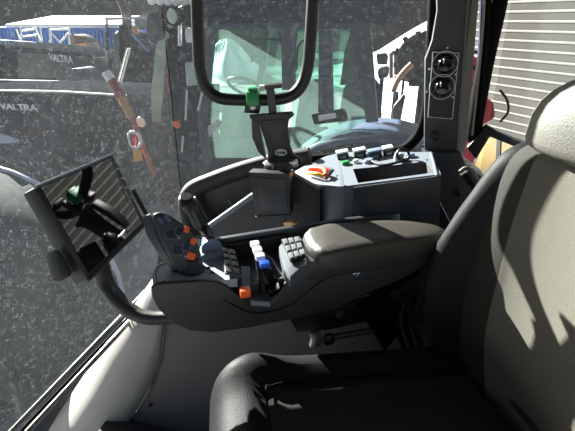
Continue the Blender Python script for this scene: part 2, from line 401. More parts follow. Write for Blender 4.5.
b.tube(cr([c0+V((.015, 0, -.01)), TC(404, 160, .008), TC(395, 163, .006), TC(382, 165, .006), TC(368, 160, .006)], 5), .004, 8)
tag(b.build('coiled_cable', M_black), 'short black cable looped round beside sockets near the pillar', 'cable')
b = B().lathe(TC(399, 160, 0), N_c, [(.014, 0), (.014, .012), (.010, .02), (.0, .021)], 16)
tag(b.build('cable_plug', mat('aged grey plug', '#9a9c9c', .4)), 'round grey plug at the end of the looped cable', 'plug')
# ================================================================== ARMREST
PH = math.radians(14); AX = V((math.cos(PH), math.sin(PH), 0)); AN = V((-math.sin(PH), math.cos(PH), 0))
A0 = .794
def AS(px, py, off=0): return P(px, py, AN*(A0+off), AN)     # plane of the armrest's near side
def AT(px, py, z): return Zp(px, py, z)
ar = empty('armrest_console', AS(280, 320)+AN*.07, 'long dark grey armrest console with padded rear and control deck', 'armrest')
side = [(151, 288), (158, 283.5), (175, 283), (200, 281), (215, 281.5), (227, 286), (237, 294), (247, 301), (262, 303.5), (272, 301), (279, 293), (286, 283), (296, 272), (307, 264.5), (318, 261), (345, 256), (400, 248), (438, 242),
        (443, 252), (430, 265), (400, 280), (370, 293), (335, 309), (290, 320), (250, 328), (215, 333), (190, 331), (172, 323), (158, 309), (152, 298)]
sp = [AS(*p) for p in side]
B().prism(sp, AN*.010).build('side_shell', M_shell, ar, bev=.004, seg=3)
# raised swoosh band on the side
sw = [(152, 296), (200, 303), (245, 316), (300, 311), (325, 297), (345, 283), (400, 268), (436, 258)]
# shadow gap crease
bb = B().tube(cr([AS(x, y, -.0005) for x, y in [(224, 300), (245, 311), (265, 312.5), (290, 305), (310, 290), (325, 279), (350, 271), (395, 262), (434, 252)]], 4), .0022, 6)
bb.build('crease', M_black, ar)
# far shell
farp = [p+AN*.14 for p in sp]
zf = -.475
fs_ = [V((p.x, p.y, min(p.z, 9))) for p in farp]
top = [AT(214, 240, -.478), AT(345, 221.5, -.462), AT(395, 218, -.455)]
fp = [AN*0+p for p in (AT(207, 243, -.485), AT(214, 240, -.478), AT(300, 228, -.466), AT(345, 222, -.462), AT(425, 216, -.458))]
q = [p-AN*(p.dot(AN)-.945) for p in fp]
B().prism(q+[V((q[-1].x, q[-1].y, -.60)), V((q[0].x, q[0].y, -.62))], AN*.015).build('far_shell', mat('shell edge plastic', '#3a3d42', .3), ar, bev=.004)
# front nose shell closing the front end
nose = [AS(151, 288, .01), AS(158, 309, .01), AS(176, 322, .01)]
def Dk(px, py, z=-.500): return AT(px, py, z)
# front deck: rounded outline
deck = [Dk(154, 285), Dk(152, 277), Dk(155, 268), Dk(160, 262), Dk(185, 257), Dk(205, 246), Dk(217, 243), Dk(222, 250), Dk(236, 262), Dk(238, 270), Dk(240, 289), Dk(228, 285), Dk(215, 280), Dk(200, 279.5), Dk(175, 282)]
deck = [p+AN*max(0, A0+.004-p.dot(AN)) for p in deck]
B().prism(deck, -UP*.02).build('front_deck', mat('front deck lit grey', '#8d95a2', .45, scale=200), ar)  # deck grey lightened to stand in for light falling on it
lo = [V((p.x, p.y, -.52)) for p in deck]
cen = sum(lo, V((0, 0, 0)))/len(lo)
n = len(lo); v2 = lo+[cen+(p-cen)*.93-UP*.045 for p in lo]+[cen+(p-cen)*.7-UP*.085 for p in lo]
v2 = [p+AN*max(0, A0+.02-p.dot(AN)) for p in v2]
f2 = [[i, (i+1) % n, n+(i+1) % n, n+i] for i in range(n)]+[[n+i, n+(i+1) % n, 2*n+(i+1) % n, 2*n+i] for i in range(n)]+[list(range(2*n, 3*n)), list(range(n-1, -1, -1))]
mk('nose_shell', v2, f2[:-1], M_shell, ar)
# outline line groove on deck with holes
gl = cr([Dk(157, 283, -.4995), Dk(156, 272, -.4995), Dk(161, 265, -.4995), Dk(180, 261, -.4995)], 4)
B().tube(gl, .0012, 6).build('deck_groove', M_black, ar)
for x, y in ((163, 282), (208, 268), (212, 273)):
    B().lathe(Dk(x, y, -.500), UP, [(.005, 0), (.005, .0008), (.001, .001)], 12).build('fixing_hole', M_blackg, ar)
# rear underbody (solid between shells behind the saddle)
def along(s, w, z): return AX*s+AN*w+UP*z
ub = [along(-.03, A0+.02, -.60), along(.42, A0+.02, -.56), along(.42, .945, -.56), along(-.03, .945, -.60)]
B().prism(ub, UP*.055).build('under_body', M_shell, ar)
# saddle floor
sf = [Dk(238, 300, -.555), Dk(270, 302, -.555), Dk(285, 285, -.555), Dk(285, 250, -.555), Dk(225, 252, -.555)]
B().prism(sf, -UP*.012).build('saddle_floor', M_deck2, ar)
# inner back wall of recess
bw = [AT(214, 247, -.49), AT(290, 238, -.478), AT(300, 262, -.55), AT(218, 268, -.55)]
q = [p-AN*(p.dot(AN)-.93) for p in bw]
B().prism(q, AN*.012).build('recess_wall', M_black, ar)
# black bin beside button pad
B().prism([Dk(241, 266, -.512), Dk(250, 267, -.512), Dk(250, 290, -.512), Dk(243, 289, -.512)], -UP*.04).build('dark_bin', M_blackg, ar)
# rear deck
rd = [Dk(279, 246, -.482), Dk(286, 238, -.482), Dk(300, 235, -.482), Dk(312, 262, -.482), Dk(300, 268, -.482), Dk(290, 277, -.482), Dk(284, 268, -.482)]
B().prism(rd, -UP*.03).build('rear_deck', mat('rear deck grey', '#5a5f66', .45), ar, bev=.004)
rp = [AT(308, 262, -.478), AT(330, 259, -.478), AT(438, 243, -.468), AT(440, 232, -.468), AT(425, 224, -.468), AT(310, 232, -.478), AT(300, 240, -.478)]
B().prism(rp, -UP*.05).build('pad_base', M_shell, ar, bev=.006)
def pad():
    base = [(304, 235), (309, 229.5), (322, 226), (350, 224), (384, 222), (415, 222.5), (436, 225), (446, 231), (443, 237), (430, 240.5), (400, 244), (365, 249.5), (340, 254), (325, 255.5), (315, 251), (308, 244)]
    B0 = [AT(x, y, -.452) for x, y in base]
    c = sum(B0, V((0, 0, 0)))/len(B0); n = len(B0)
    rings = [[p-UP*.028 for p in B0], [c+(p-c)*1.012-UP*.018 for p in B0], [c+(p-c)*1.012-UP*.006 for p in B0], [c+(p-c)*.985+UP*.003 for p in B0], [c+(p-c)*.90+UP*.008 for p in B0], [c+(p-c)*.6+UP*.010 for p in B0]]
    vs = [p for r in rings for p in r]; k = len(rings)
    fs = [[i*n+j, i*n+(j+1) % n, (i+1)*n+(j+1) % n, (i+1)*n+j] for i in range(k-1) for j in range(n)]+[[(k-1)*n+j for j in range(n)], list(range(n-1, -1, -1))]
    o = mk('arm_pad', vs, fs, M_pad, ar, sharp=70)
    o['label'] = 'brown grey leather arm pad'
pad()
# logo on the side
B().prism([AS(352.5, 270.5, -.001), AS(356.5, 269.5, -.001), AS(357, 273, -.001), AS(353, 274.5, -.001)], -AN*.0012).build('badge', M_white, ar)
B().prism([AS(358, 270.3, -.001), AS(365, 268, -.001), AS(361.5, 271.5, -.001), AS(357.5, 274.5, -.001)], -AN*.0012).build('badge', M_white, ar)
B().prism([AS(354, 275.5, -.001), AS(359, 273.8, -.001), AS(357, 276.5, -.001)], -AN*.0012).build('badge', mat('badge blue', '#5a74c0', .4), ar)
# button pads
def btnpad(name, quad, z, rows, cols, label, white=False):
    q = [AT(x, y, z) for x, y in quad]     # tl,tr,br,bl
    t = B().prism([p for p in q], UP*.006).build(name, M_black, ar, bev=.0015)
    for r in range(rows):
        for c in range(cols):
            def bl(u, v): return (q[0]*(1-u)+q[1]*u)*(1-v)+(q[3]*(1-u)+q[2]*u)*v
            m_ = .14
            u0, u1 = (c+m_)/cols, (c+1-m_)/cols; v0, v1 = (r+m_)/rows, (r+1-m_)/rows
            B().prism([bl(u0, v0)+UP*.006, bl(u1, v0)+UP*.006, bl(u1, v1)+UP*.006, bl(u0, v1)+UP*.006], UP*.003).build('button', mat('lit key', '#6c7072', .35) if white else mat('dark key', '#3a3a3c', .22), t, bev=.001)
    if label: t['label'] = label
btnpad('keypad', [(221, 249), (235, 252.5), (242, 278), (225, 275)], -.493, 4, 2, None)
btnpad('keypad', [(281, 241.5), (299, 238.5), (306, 257.5), (290, 263)], -.478, 3, 3, 'pale lit keypad', True)
# orange toggle
B().box(Dk(245, 292, -.515), (.022, .02, .018), (AX, AN, UP)).build('orange_toggle', M_orange, ar, bev=.003)
# hydraulic levers with blue one
def lever(px0, py0, px1, py1, m, capm, label=None, r=.0085):
    a = AT(px0, py0, -.545); b_ = AT(px1, py1, -.462)
    t = B().tube([a, a*.5+b_*.5+UP*.004, b_], [r, r*.9, r*.8], 10).build('lever', M_black, ar)
    B().box(b_+UP*.004, (.02, .017, .012), (AX, AN, UP)).build('lever_cap', capm, t, bev=.003)
    if label: t['label'] = label
lever(264, 292, 255, 246, M_black, M_cap)
lever(268, 289, 257.5, 252, M_black, M_cap)
lever(272, 286, 260, 258.5, M_black, M_cap)
lever(276, 282, 264.5, 266, M_black, M_blue, 'lever with blue cap', .01)
B().tube([AT(262, 255, -.47), AT(270, 262, -.48), AT(278, 277, -.50)], .009, 10).build('lever_guide', M_shell, ar)
B().prism([Dk(262, 281, -.54), Dk(277, 277, -.54), Dk(280, 292, -.54), Dk(270, 298, -.54)], UP*.01).build('lever_slot', M_blackg, ar, bev=.002)
# ================================================================== JOYSTICK (multi-function)
js = empty('joystick', AT(192, 272, -.50), 'large black armrest joystick head with four orange buttons on its face', 'joystick')
j0 = V((-.235, .735, -.33)); jb = AT(188, 272, -.497)
jn = (V((.25, -.78, .35))).normalized()
def J(px, py, off=0): return P(px, py, jb+jn*(.01+off), jn)
headp = [(152, 214), (160, 211.5), (169, 214.5), (186, 226), (193, 234), (198, 244), (202, 257), (204, 267), (193, 271), (180, 273.5), (174, 268), (166, 252), (157, 235)]
B().prism([J(*p) for p in headp], -jn*.045).build('handle_head', mat('joystick shell', '#39393b', .45, scale=300, bump=.15), js, bev=.008, seg=3)
B().prism([J(141.5, 217.5, -.012), J(151, 213, -.004), J(157, 235, -.004), (J(166, 252, -.004)), J(174, 268, -.004), J(176, 274, -.012), J(160, 257, -.012), J(147, 236, -.012)], -jn*.03).build('side_cheek', mat('joystick cheek', '#404043', .4, scale=300, bump=.15), js, bev=.004)
ju = (J(170, 230)-J(160, 235)).normalized()
def pill(px, py, w, h, ang, m, name, th=.004):
    c = J(px, py, 0); uu = (J(px+5, py+1.4)-c).normalized(); vv = jn.cross(uu).normalized()
    if ang: uu, vv = (uu*math.cos(ang)+vv*math.sin(ang)), (vv*math.cos(ang)-uu*math.sin(ang))
    return B().prism(rr_poly(c, uu, vv, w, h, min(w, h)*.25, 3), jn*th).build(name, m, js)
M_key = mat('joystick key', '#1a1a1c', .25)
for x, y in ((160.5, 220.5), (167.5, 218.5)): pill(x, y, .017, .009, -.5, mat('bluegrey key', '#4a5568', .2), 'thumb_key')
for x, y, w, h in ((186.5, 229.5, .011, .014), (193, 241.5, .0125, .014), (191, 256, .018, .015)): pill(x, y, w, h, 0, M_orange, 'orange_button', .005)
pill(190.5, 266, .004, .004, 0, M_orange, 'orange_dot')
for x, y, w, h in ((179.5, 231, .018, .022), (186.5, 246, .018, .022)): pill(x, y, w, h, 0, mat('rocker surround', '#6a6d72', .4), 'rocker_frame', .002)
for x, y, w, h in ((171, 234, .0235, .022), (178, 250, .0235, .022)): pill(x, y, w, h, .3, mat('rocker surround', '#6a6d72', .4), 'rocker_frame', .0012)
for x, y, w, h in ((179.5, 231, .014, .018), (186.5, 246, .014, .018)):
    k = pill(x, y, w, h, 0, M_blackg, 'rocker', .006)
for x, y, w, h in ((171, 234, .021, .019), (178, 250, .021, .019)): pill(x, y, w, h, .3, M_blackg, 'rocker', .002)
for x, y in ((179, 238), (185.5, 256.5), (168, 237)): pill(x, y, .004, .003, 0, M_mark, 'symbol', .001)
B().lathe(jb+V((.008, .012, -.003)), V((.0, .0, 1)), [(.026, 0), (.025, .008), (.02, .016), (.016, .03)], 24).build('collar', M_black, js)
# ================================================================== LOADER JOYSTICK (behind)
lb = AT(211, 247, -.478)
lj = empty('loader_joystick', lb, 'slim black loader joystick standing behind the orange buttoned joystick', 'joystick')
top_ = Yp(187, 201, .96)
pth = [lb+UP*.015, Yp(206, 232, .97), Yp(199, 220, .97), Yp(193, 208, .96), top_, Yp(186, 196, .955)]
B().tube(cr(pth, 4), [.012]*3+[.014]*4+[.019]*5+[.021]*5+[.018]*2+[.013]*2, 14).build('grip', M_black, lj)
B().lathe(lb, (Yp(204, 230, .97)-lb), [(.024, -.008), (.022, .004), (.019, .018), (.015, .032), (.012, .036)], 20).build('boot', M_capb, lj)
B().box(lb-UP*.02, (.05, .05, .03), (AX, AN, UP)).build('mount_block', M_deck, lj, bev=.006)
# ================================================================== MONITOR
mTL = ray(25, 188)*.80; mBL = ray(80, 285)*.825; mTR = ray(112, 154)*1.06; mBR = ray(146, 225)*1.07
mon = empty('touchscreen_monitor', (mBL+mBR)/2, 'black touchscreen terminal tilted on a curved arm by the front glass', 'monitor')
mu = (mTR-mTL+mBR-mBL).normalized(); mv = (mTL-mBL+mTR-mBR); mv = (mv-mu*mv.dot(mu)).normalized(); mn = mu.cross(mv)
if mn.x < 0: mn = -mn
mc = (mTL+mTR+mBL+mBR)/4
def Mp(px, py, off=0): return P(px, py, mc+mn*off, mn)
hp = [Mp(35, 187), Mp(112, 154.5), Mp(117, 163), Mp(146, 224), Mp(88, 280), Mp(83, 272)]
B().prism(hp, -mn*.035).build('housing', mat('monitor housing', '#1c1c1f', .4, scale=300, bump=.1), mon, bev=.004)
scr = [Mp(41, 187.5, .0015), Mp(110, 158.5, .0015), Mp(142, 223, .0015), Mp(89, 273, .0015)]
m_scr = mat('screen glass', '#040506', .03, scale=10, coat=1)
B().prism(scr, -mn*.002).build('screen', m_scr, mon)
B().tube([Mp(35, 187, .002), Mp(112, 154.5, .002)], .0035, 8).build('bezel_edge', M_deck, mon)
B().tube([Mp(146, 224, .002), Mp(88, 281, .002)], .003, 8).build('bezel_edge', M_shell, mon)
st = [Mp(113, 163, .002), Mp(118, 162, .002), Mp(135, 200, .002), Mp(129, 203, .002)]
lo_ = B()
for i in range(4): lo_.tube([st[i], st[(i+1) % 4]], .0009, 5)
lo_.build('key_strip_outline', mat('grey print', '#777b80', .5), mon)
for k in range(4):
    B().box(Mp(117.5+k*4.4, 169+k*9.3, .002), (.004, .004, .004)).build('soft_key_mark', M_mark, mon)
B().prism([Mp(55, 249, -.015), Mp(60, 250, -.015), Mp(73, 273, -.015), Mp(70, 277, -.015), Mp(62, 274, -.015)], -mn*.03).build('side_connector', M_shell, mon, bev=.004)
B().tube([Mp(133, 190, -.01), Mp(146, 214, -.01)], .006, 8).build('edge_rib', M_black, mon)
# monitor arm
ma = B()
armp = [mc-mn*.045-mv*.05, Yp(104, 279, .86), Yp(118, 300, .83), Yp(132, 312, .81), Yp(150, 318, .80), Yp(178, 317, .80)]
arm_o = B().tube(cr(armp, 5), [.024]*6+[.024]*5+[.022]*5+[.020]*5+[.019]*5, 12, flat=.8).build('monitor_arm', mat('arm casting', '#2d2b29', .45, scale=300, bump=.2))
tag(arm_o, 'thick curved dark arm carrying the touchscreen from the armrest front', 'bracket')
# ================================================================== GRAB HANDLE
hl = 1.18
def H(px, py): return P(px, py, (0, hl, 0), (0, 1, 0))
ptsH = [V((H(197, 0).x, hl, .49)), H(196.5, -30), H(197, 0), H(198.5, 50), H(200, 70), H(205, 86), H(216, 96.5), H(230, 99.5), H(258, 100), H(280, 99), H(294, 94), H(303.5, 82), H(308, 65), H(310, 45), H(313, 0), H(315, -30), V((H(313, 0).x+.02, hl, .49))]
tag(B().tube(cr(ptsH, 5), .0155, 16).build('grab_handle', M_black), 'black U-shaped grab handle hanging from above in front of glass', 'handle')
# ================================================================== TABLET HOLDER
hb = empty('tablet_holder', H(277, 160), 'black tablet holder with oval badge clamped under the grab handle', 'holder')
ty = 1.12
def T(px, py, off=0): return P(px, py, (0, ty+off, 0), (0, 1, .12))
body = [(249, 115.5), (292, 112), (294.5, 115), (289, 120), (288, 128), (290, 145), (294, 155), (301, 158.5), (302, 163), (264, 167), (262.5, 164), (268, 160), (268, 152), (264, 138), (259, 124), (250, 119)]
B().prism([T(*p) for p in body], V((0, .016, 0))).build('back_plate', mat('holder plastic', '#222224', .5, scale=300, bump=.2), hb, bev=.003)
inn = [(262, 121), (285, 119), (285, 130), (287, 146), (291, 157), (270, 160), (272, 152), (268, 138)]
B().prism([T(x, y, -.002) for x, y in inn], V((0, .004, 0))).build('rubber_pad', M_black, hb, bev=.001)
oc = T(281, 152.5, -.0035); ov = [oc+V((1, 0, 0))*math.cos(a)*.0165+UP*math.sin(a)*.0095 for a in [2*math.pi*k/24 for k in range(24)]]
og = B().prism(ov, V((0, .003, 0))).build('oval_badge', M_mark, hb)
text('badge_lettering', 'RAM', oc+V((-.011, -.0012, -.004)), (1, 0, 0), (0, 0, 1), .022, .008, M_black, og, .0008, (0, -1, 0))
B().prism([T(266, 88, .006), T(274, 88, .006), T(277, 115, .006), T(269, 116, .006)], V((0, .012, 0))).build('upper_stem', M_shell, hb, bev=.002)
B().prism([T(264, 85.5, -.02), T(282, 84.5, -.02), T(282, 88, -.02), T(265, 90, -.02)], V((0, .04, 0))).build('upper_jaw', M_black, hb, bev=.002)
B().prism([T(251, 117, .018), T(258, 118, .018), T(266, 160, .018), T(258, 152, .018), T(252, 138, .018)], V((0, .03, 0))).build('side_arm', M_shell, hb, bev=.004)
for x, y in ((268, 169), (293, 166)):
    B().prism([T(x-4, y-4, -.03), T(x+5, y-5, -.03), T(x+5, y+3, -.03), T(x-3, y+4, -.03)], V((0, .045, 0))).build('lower_jaw', M_silver, hb, bev=.003)
B().tube([T(270, 173, -.03), T(279, 166, -.025)], .004, 8).build('lower_screw', M_black, hb)
B().tube([T(294, 170, -.03), T(305, 164, -.02)], .004, 8).build('lower_screw', M_black, hb)
B().prism([T(246, 100, .02), T(262, 101, .02), T(259, 114, .02), T(244, 113, .02)], V((0, .03, 0))).build('clamp_block', M_black, hb, bev=.003)
B().lathe(T(253, 107, .02), (0, -1, 0), [(.008, 0), (.008, .006), (.004, .008)], 12).build('clamp_bolt', M_silver, hb)
gc_ = empty('spring_clip', H(254, 100), 'small green plastic clip gripping the bottom of grab handle', 'clip')
B().box(H(253.5, 97)+V((0, -.012, 0)), (.033, .05, .036)).build('clip_body', M_green, gc_, bev=.005)
B().box(H(253.5, 89)+V((0, -.012, -.002)), (.024, .035, .016)).build('clip_tab', M_green, gc_, bev=.003)
B().box(H(262, 88)+V((0, .0, 0)), (.014, .02, .014)).build('clip_spring', mat('cream plastic', '#d8d4c4', .4), gc_, bev=.002)
# small black box below holder
def X_(px, py, off=0): return S(px, py, 1.045+off)
bx = empty('black_storage_box', X_(270, 217), 'flat black plastic box below the tablet holder', 'box')
B().prism([X_(248.5, 172), X_(289, 174), X_(290.5, 215), X_(255.5, 217)], LAT*.035).build('case', mat('box plastic', '#27272a', .45, scale=300, bump=.1), bx, bev=.003)
B().prism([X_(256, 178, -.002), X_(286, 179, -.002), X_(287, 209, -.002), X_(261, 211, -.002)], LAT*.003).build('lid', mat('box lid', '#333337', .35), bx, bev=.001)
B().tube([X_(255.5, 217), X_(290.5, 215.5)], .004, 6).build('lower_rim', M_shell, bx)
tag(B().prism([X_(290, 222, .0), X_(283, 223, 0), X_(285, 226.5, 0), X_(297, 225, 0)], LAT*.02).build('wooden_wedge', mat('pale wood', '#e6b87a', .6)), 'small pale wooden wedge lying behind the armrest', 'wedge')
# ================================================================== SEAT
SPH = math.radians(8); SX = V((math.cos(SPH), math.sin(SPH), 0)); SN = V((math.sin(SPH), -math.cos(SPH), 0))   # SN towards the door
seat = empty('driver_seat', V((.15, .55, FLZ)), 'black leather and grey fabric driver seat facing left with tall headrest', 'seat')
def cushion():
    C0 = V((-.19, .83, -.738)); Ls, Ws = .60, .56; nx, ny = 30, 28
    vs = []; fm = []; fs = []
    def prof(t, r):   # rounded-edge drop, t distance to edge
        if t >= r: return 0
        return -(r-math.sqrt(max(0, r*r-(r-t)**2)))
    for j in range(ny+1):
        for i in range(nx+1):
            # denser near borders
            a = .5-.5*math.cos(math.pi*i/nx); b = .5-.5*math.cos(math.pi*j/ny)
            s = a*Ls; w = b*Ws
            # round the plan corners
            cx = max(0, .12-s); cw = max(0, .12-w, w-(Ws-.12))
            if s < .12 and (w < .12 or w > Ws-.12):
                d = math.hypot(cx, cw)
                if d > 1e-6:
                    k = max(cx, cw)/d
                    s2 = .12-cx*k; cw2 = cw*k
                    s = s2; w = (.12-cw2) if w < .12 else (Ws-.12+cw2)
                    edge = .12-max(cx, cw)
                else: edge = .12
            else: edge = min(s, w, Ws-w)
            z = prof(edge, .055)*1.4
            bol = min(w, Ws-w)
            z += .028*math.exp(-((bol-.07)/.045)**2)+.02*math.exp(-((s-.10)/.06)**2)
            # crease between bolster and centre
            z -= .010*math.exp(-((bol-.125)/.006)**2) if s > .125 else .010*math.exp(-((s-.125)/.006)**2)*(1 if .125 < w < Ws-.125 else 0)
            vs.append(C0+SX*s+SN*w+UP*(z-.02*(s/Ls)))
    m_ = nx+1
    for j in range(ny):
        for i in range(nx):
            fs.append([j*m_+i, j*m_+i+1, (j+1)*m_+i+1, (j+1)*m_+i])
            p = sum((vs[k] for k in fs[-1]), V((0, 0, 0)))/4-C0
            s, w = p.dot(SX), p.dot(SN)
            fm.append(1 if (.125 < w < Ws-.125 and s > .125) else 0)
    # skirt
    rim = [i for i in range(m_)]+[(j*m_+nx) for j in range(1, ny+1)]+[ny*m_+i for i in range(nx-1, -1, -1)]+[j*m_ for j in range(ny-1, 0, -1)]
    n0 = len(vs); cen = C0+SX*Ls/2+SN*Ws/2
    for k in rim: p = vs[k]; vs.append(V((cen.x+(p.x-cen.x)*.97, cen.y+(p.y-cen.y)*.97, C0.z-.17)))
    R = len(rim)
    for k in range(R): fs.append([rim[k], rim[(k+1) % R], n0+(k+1) % R, n0+k]); fm.append(0)
    mk('cushion', vs, fs, None, seat, mats=[M_leather, M_fabd], fm=fm, sharp=80)
    # piping along the crease
    z = C0.z+.022
    pp = [C0+SX*.57+SN*.125+UP*.004, C0+SX*.35+SN*.125+UP*.008, C0+SX*.2+SN*.125+UP*.013, C0+SX*.14+SN*.135+UP*.018, C0+SX*.125+SN*.16+UP*.018, C0+SX*.125+SN*.4+UP*.018]
    B().tube(cr(pp, 6), .0028, 6).build('piping', M_rub, seat)
    b = B().box(C0+SX*.3+SN*.28-UP*.24, (.42, .36, .14), (SX, SN, UP)); b.build('seat_pan', M_black, seat, bev=.02)
    b = B()
    for k in range(9):
        b.box(C0+SX*.3+SN*.28-UP*(.33+k*.032), (.36-.02*(k % 2), .30-.02*(k % 2), .03), (SX, SN, UP))
    b.build('suspension_bellows', M_rub, seat)
cushion()
def backrest():
    out = [((445, 357), (464, 369), (493, 386)), ((428, 335), (461, 345), (491, 352)), ((422, 302), (463, 315), (494, 322)), ((428, 262), (470, 275), (505, 282)), ((446, 234), (483, 238), (515, 243)), ((470, 204), (494, 205), (527, 205)), ((498, 171), (506, 172), (540, 171)), ((512, 158), (517, 158), (546, 157))]
    rows = []
    for k, (a, b, c) in enumerate(out):
        t = k/(len(out)-1)
        yo, y1, y2 = .86, .835-.0*t, .76
        po, p1, p2 = Yp(a[0], a[1], yo), Yp(b[0], b[1], y1), Yp(c[0], c[1], y2)
        back = SX*1.0
        row = [po+back*.13-SN*-.02, po+back*.06, po, po*.5+p1*.5+V((-.008, -.0, .004)), p1, p1+(p2-p1)*.08+SX*.006, p1+(p2-p1)*.5+V((-.002, 0, 0)), p2, p2+SX*.006+SN*.008]
        cc = p2+SX*.012
        for d in (.06, .14, .22, .29): row.append(cc+SN*d+SX*(.012*math.sin(math.pi*d/.32)))
        e = p2+SN*.31; row += [e+SX*.006, e, e+SN*.08-SX*.01, e+SN*.13+SX*.0, e+SN*.15+SX*.05, e+SN*.15+SX*.13]
        rows.append(row)
    # level z of each row by blending
    for r in rows:
        z2 = r[7].z
        for k in range(8, len(r)): r[k].z = r[k].z*.0+z2+(r[k].z-z2)*.3
    m_ = len(rows[0])
    lowr = [p+SX*.02-UP*.13 for p in rows[0]]; rows.insert(0, lowr)
    # top roll-over row
    tp = [p+SX*.05+UP*.02 for p in rows[-1]]; tp2 = [p+SX*.12+UP*.0 for p in rows[-1]]; tp2[0] = rows[-1][0]+SX*.01; tp[0] = rows[-1][0]+SX*.005+UP*.01
    rows += [tp, tp2]
    vs = [p for r in rows for p in r]; fs = []; fm = []
    for i in range(len(rows)-1):
        for j in range(m_-1):
            fs.append([i*m_+j, i*m_+j+1, (i+1)*m_+j+1, (i+1)*m_+j])
            if j < 4 or j >= m_-6: fm.append(0)
            elif j < 7: fm.append(1)
            else: fm.append(2)
    o = mk('backrest', vs, fs, None, seat, mats=[M_leather, M_fabd, M_fab], fm=fm, sub=2, sharp=85)
    so = o.modifiers.new('sol', 'SOLIDIFY'); so.thickness = .02; so.offset = -1
    s1 = [rows[i][4]+V((-.001, -.001, 0)) for i in range(1, 9)]; s2 = [rows[i][7]+V((-.001, -.001, 0)) for i in range(1, 9)]
    B().tube(cr(s1, 6), .0028, 6).build('seam', M_rub, seat); B().tube(cr(s2, 6), .0026, 6).build('seam', M_rub, seat)
    # back shell
    p = rows[2][8]; 
    B().box(V((.56, .58, -.50)), (.04, .44, .50), (SX, SN, V((.25, 0, 1)).normalized())).build('back_shell', M_shell, seat, bev=.02)
backrest()
def headrest():
    hN = V((.5, -.866, 0)); hX = V((.866, .5, 0)); c = V((.562, .625, -.192)); hx, hy, hz = .085, .215, .13; vs = []; n, m_ = 32, 16
    def sg(x, e): return math.copysign(abs(x)**e, x)
    for i in range(m_+1):
        ph = -math.pi/2+math.pi*i/m_
        for j in range(n):
            th = 2*math.pi*j/n
            x = sg(math.cos(ph), .7)*sg(math.cos(th), .75); y = sg(math.cos(ph), .85)*sg(math.sin(th), .9); z = sg(math.sin(ph), .75)*(1 if ph > 0 else .25)
            vs.append(c+hX*x*hx+hN*y*hy+UP*z*hz)
    fs = [[i*n+j, i*n+(j+1) % n, (i+1)*n+(j+1) % n, (i+1)*n+j] for i in range(m_) for j in range(n)]
    o = mk('headrest', vs, fs, M_head, seat, sharp=80)
    for s in (-.07, .07):
        B().tube([c+hN*s+UP*.02, c+hN*s-UP*.12+SX*.01], .008, 8).build('headrest_post', M_black, seat)
headrest()
# belt anchor lever beside the pillar
bl_ = empty('seat_belt_latch', S(470, 188, 1.2), 'black hooked belt latch with pale edge between pillar and seat', 'belt latch')
B().tube(cr([S(466, 171, 1.2), S(472, 180, 1.2), S(479, 192, 1.2)], 4), [.018]*3+[.017]*3+[.015]*3, 12).build('latch_body', M_black, bl_)
B().tube(cr([S(460, 172, 1.19), S(466, 168, 1.19), S(473, 172, 1.19)], 4), .006, 8).build('latch_edge', M_trim, bl_)
# ---- mechanism under the armrest
mc_ = empty('armrest_bracket', AS(360, 340, .02), 'dark steel swivel bracket and linkage beneath the rear of armrest', 'bracket')
B().prism([AS(290, 320, .03), AS(400, 290, .03), AS(425, 268, .03), AS(428, 285, .03), AS(385, 318, .03), AS(330, 330, .03), AS(297, 333, .03)], AN*.05).build('beam', M_black, mc_, bev=.004)
B().prism([AS(352, 300, .02), AS(388, 288, .02), AS(402, 330, .02), AS(385, 352, .02), AS(372, 330, .02)], AN*.05).build('upright', M_blackg, mc_, bev=.004)
B().tube([AS(327, 338, .04), AS(350, 334, .04), AS(400, 326, .04)], .008, 10).build('rod', M_shell, mc_)
B().lathe(AS(328, 338, .03), -AN, [(.016, 0), (.016, .01), (.009, .014), (0, .014)], 18).build('pivot', M_black, mc_)
B().lathe(AS(340, 314, .028), -AN, [(.012, 0), (.012, .004), (.006, .006)], 18).build('pivot', M_shell, mc_)
tag(B().prism([AS(310, 334, .03), AS(320, 332, .03), AS(323, 340, .03), AS(320, 347, .03), AS(310, 348, .03), AS(312, 341, .03)], AN*.012).build('metal_tab', M_silver, bev=.002), 'small bright metal tab above the far edge of the seat cushion', 'metal tab')
b = B()
for k, (x0, x1) in enumerate(((404, 396), (412, 405), (418, 414))):
    b = B().tube(cr([S(x0+8, 262, 1.0), S(x0+2, 290, 1.0), S(x1, 320, .99), S(x1+8, 350, .98)], 5), .008, 8)
    tag(b.build('cable', M_black), 'black cable hanging between armrest bracket and seat back', 'cable', 'cables behind the armrest bracket')
tag(B().prism([S(403, 283, 1.03), S(420, 278, 1.03), S(428, 320, 1.03), S(405, 330, 1.03)], -LAT*.01).build('cover_plate', mat('cover plate', '#2c3038', .5), bev=.004), 'slate cover plate on the wall behind armrest bracket', 'plate')
# ================================================================== OUTSIDE
# ---- side mirror / rear glass
mr = empty('wing_mirror', S(495, 170, 1.62), 'rounded black framed mirror outside the rear side window', 'mirror')
mo = [(471, 168), (474, 158), (482, 142), (488, 133), (494, 131), (520, 140), (550, 152), (550, 200), (495, 190), (484, 183)]
mnn = V((-.9, -.27, .2)).normalized(); mp0 = S(495, 160, 1.62)
def W(px, py, off=0): return P(px, py, mp0+mnn*off, mnn)
B().prism([W(x, y) for x, y in mo], -mnn*.03).build('mirror_housing', M_black, mr, bev=.006)
mi = [(474, 168), (484, 143), (489, 136), (494, 134.5), (518, 142), (545, 154), (545, 195), (495, 187), (485, 180)]
mm_ = mat('mirror glass', '#dfe6ea', .02, metal=1, var=.02)
B().prism([W(x, y, .003) for x, y in mi], -mnn*.002).build('mirror_glass', mm_, mr)
B().prism([W(497, 133, .006), W(501, 134, .006), W(498, 188, .006), W(494, 188, .006)], -mnn*.006).build('divider_bar', M_black, mr)
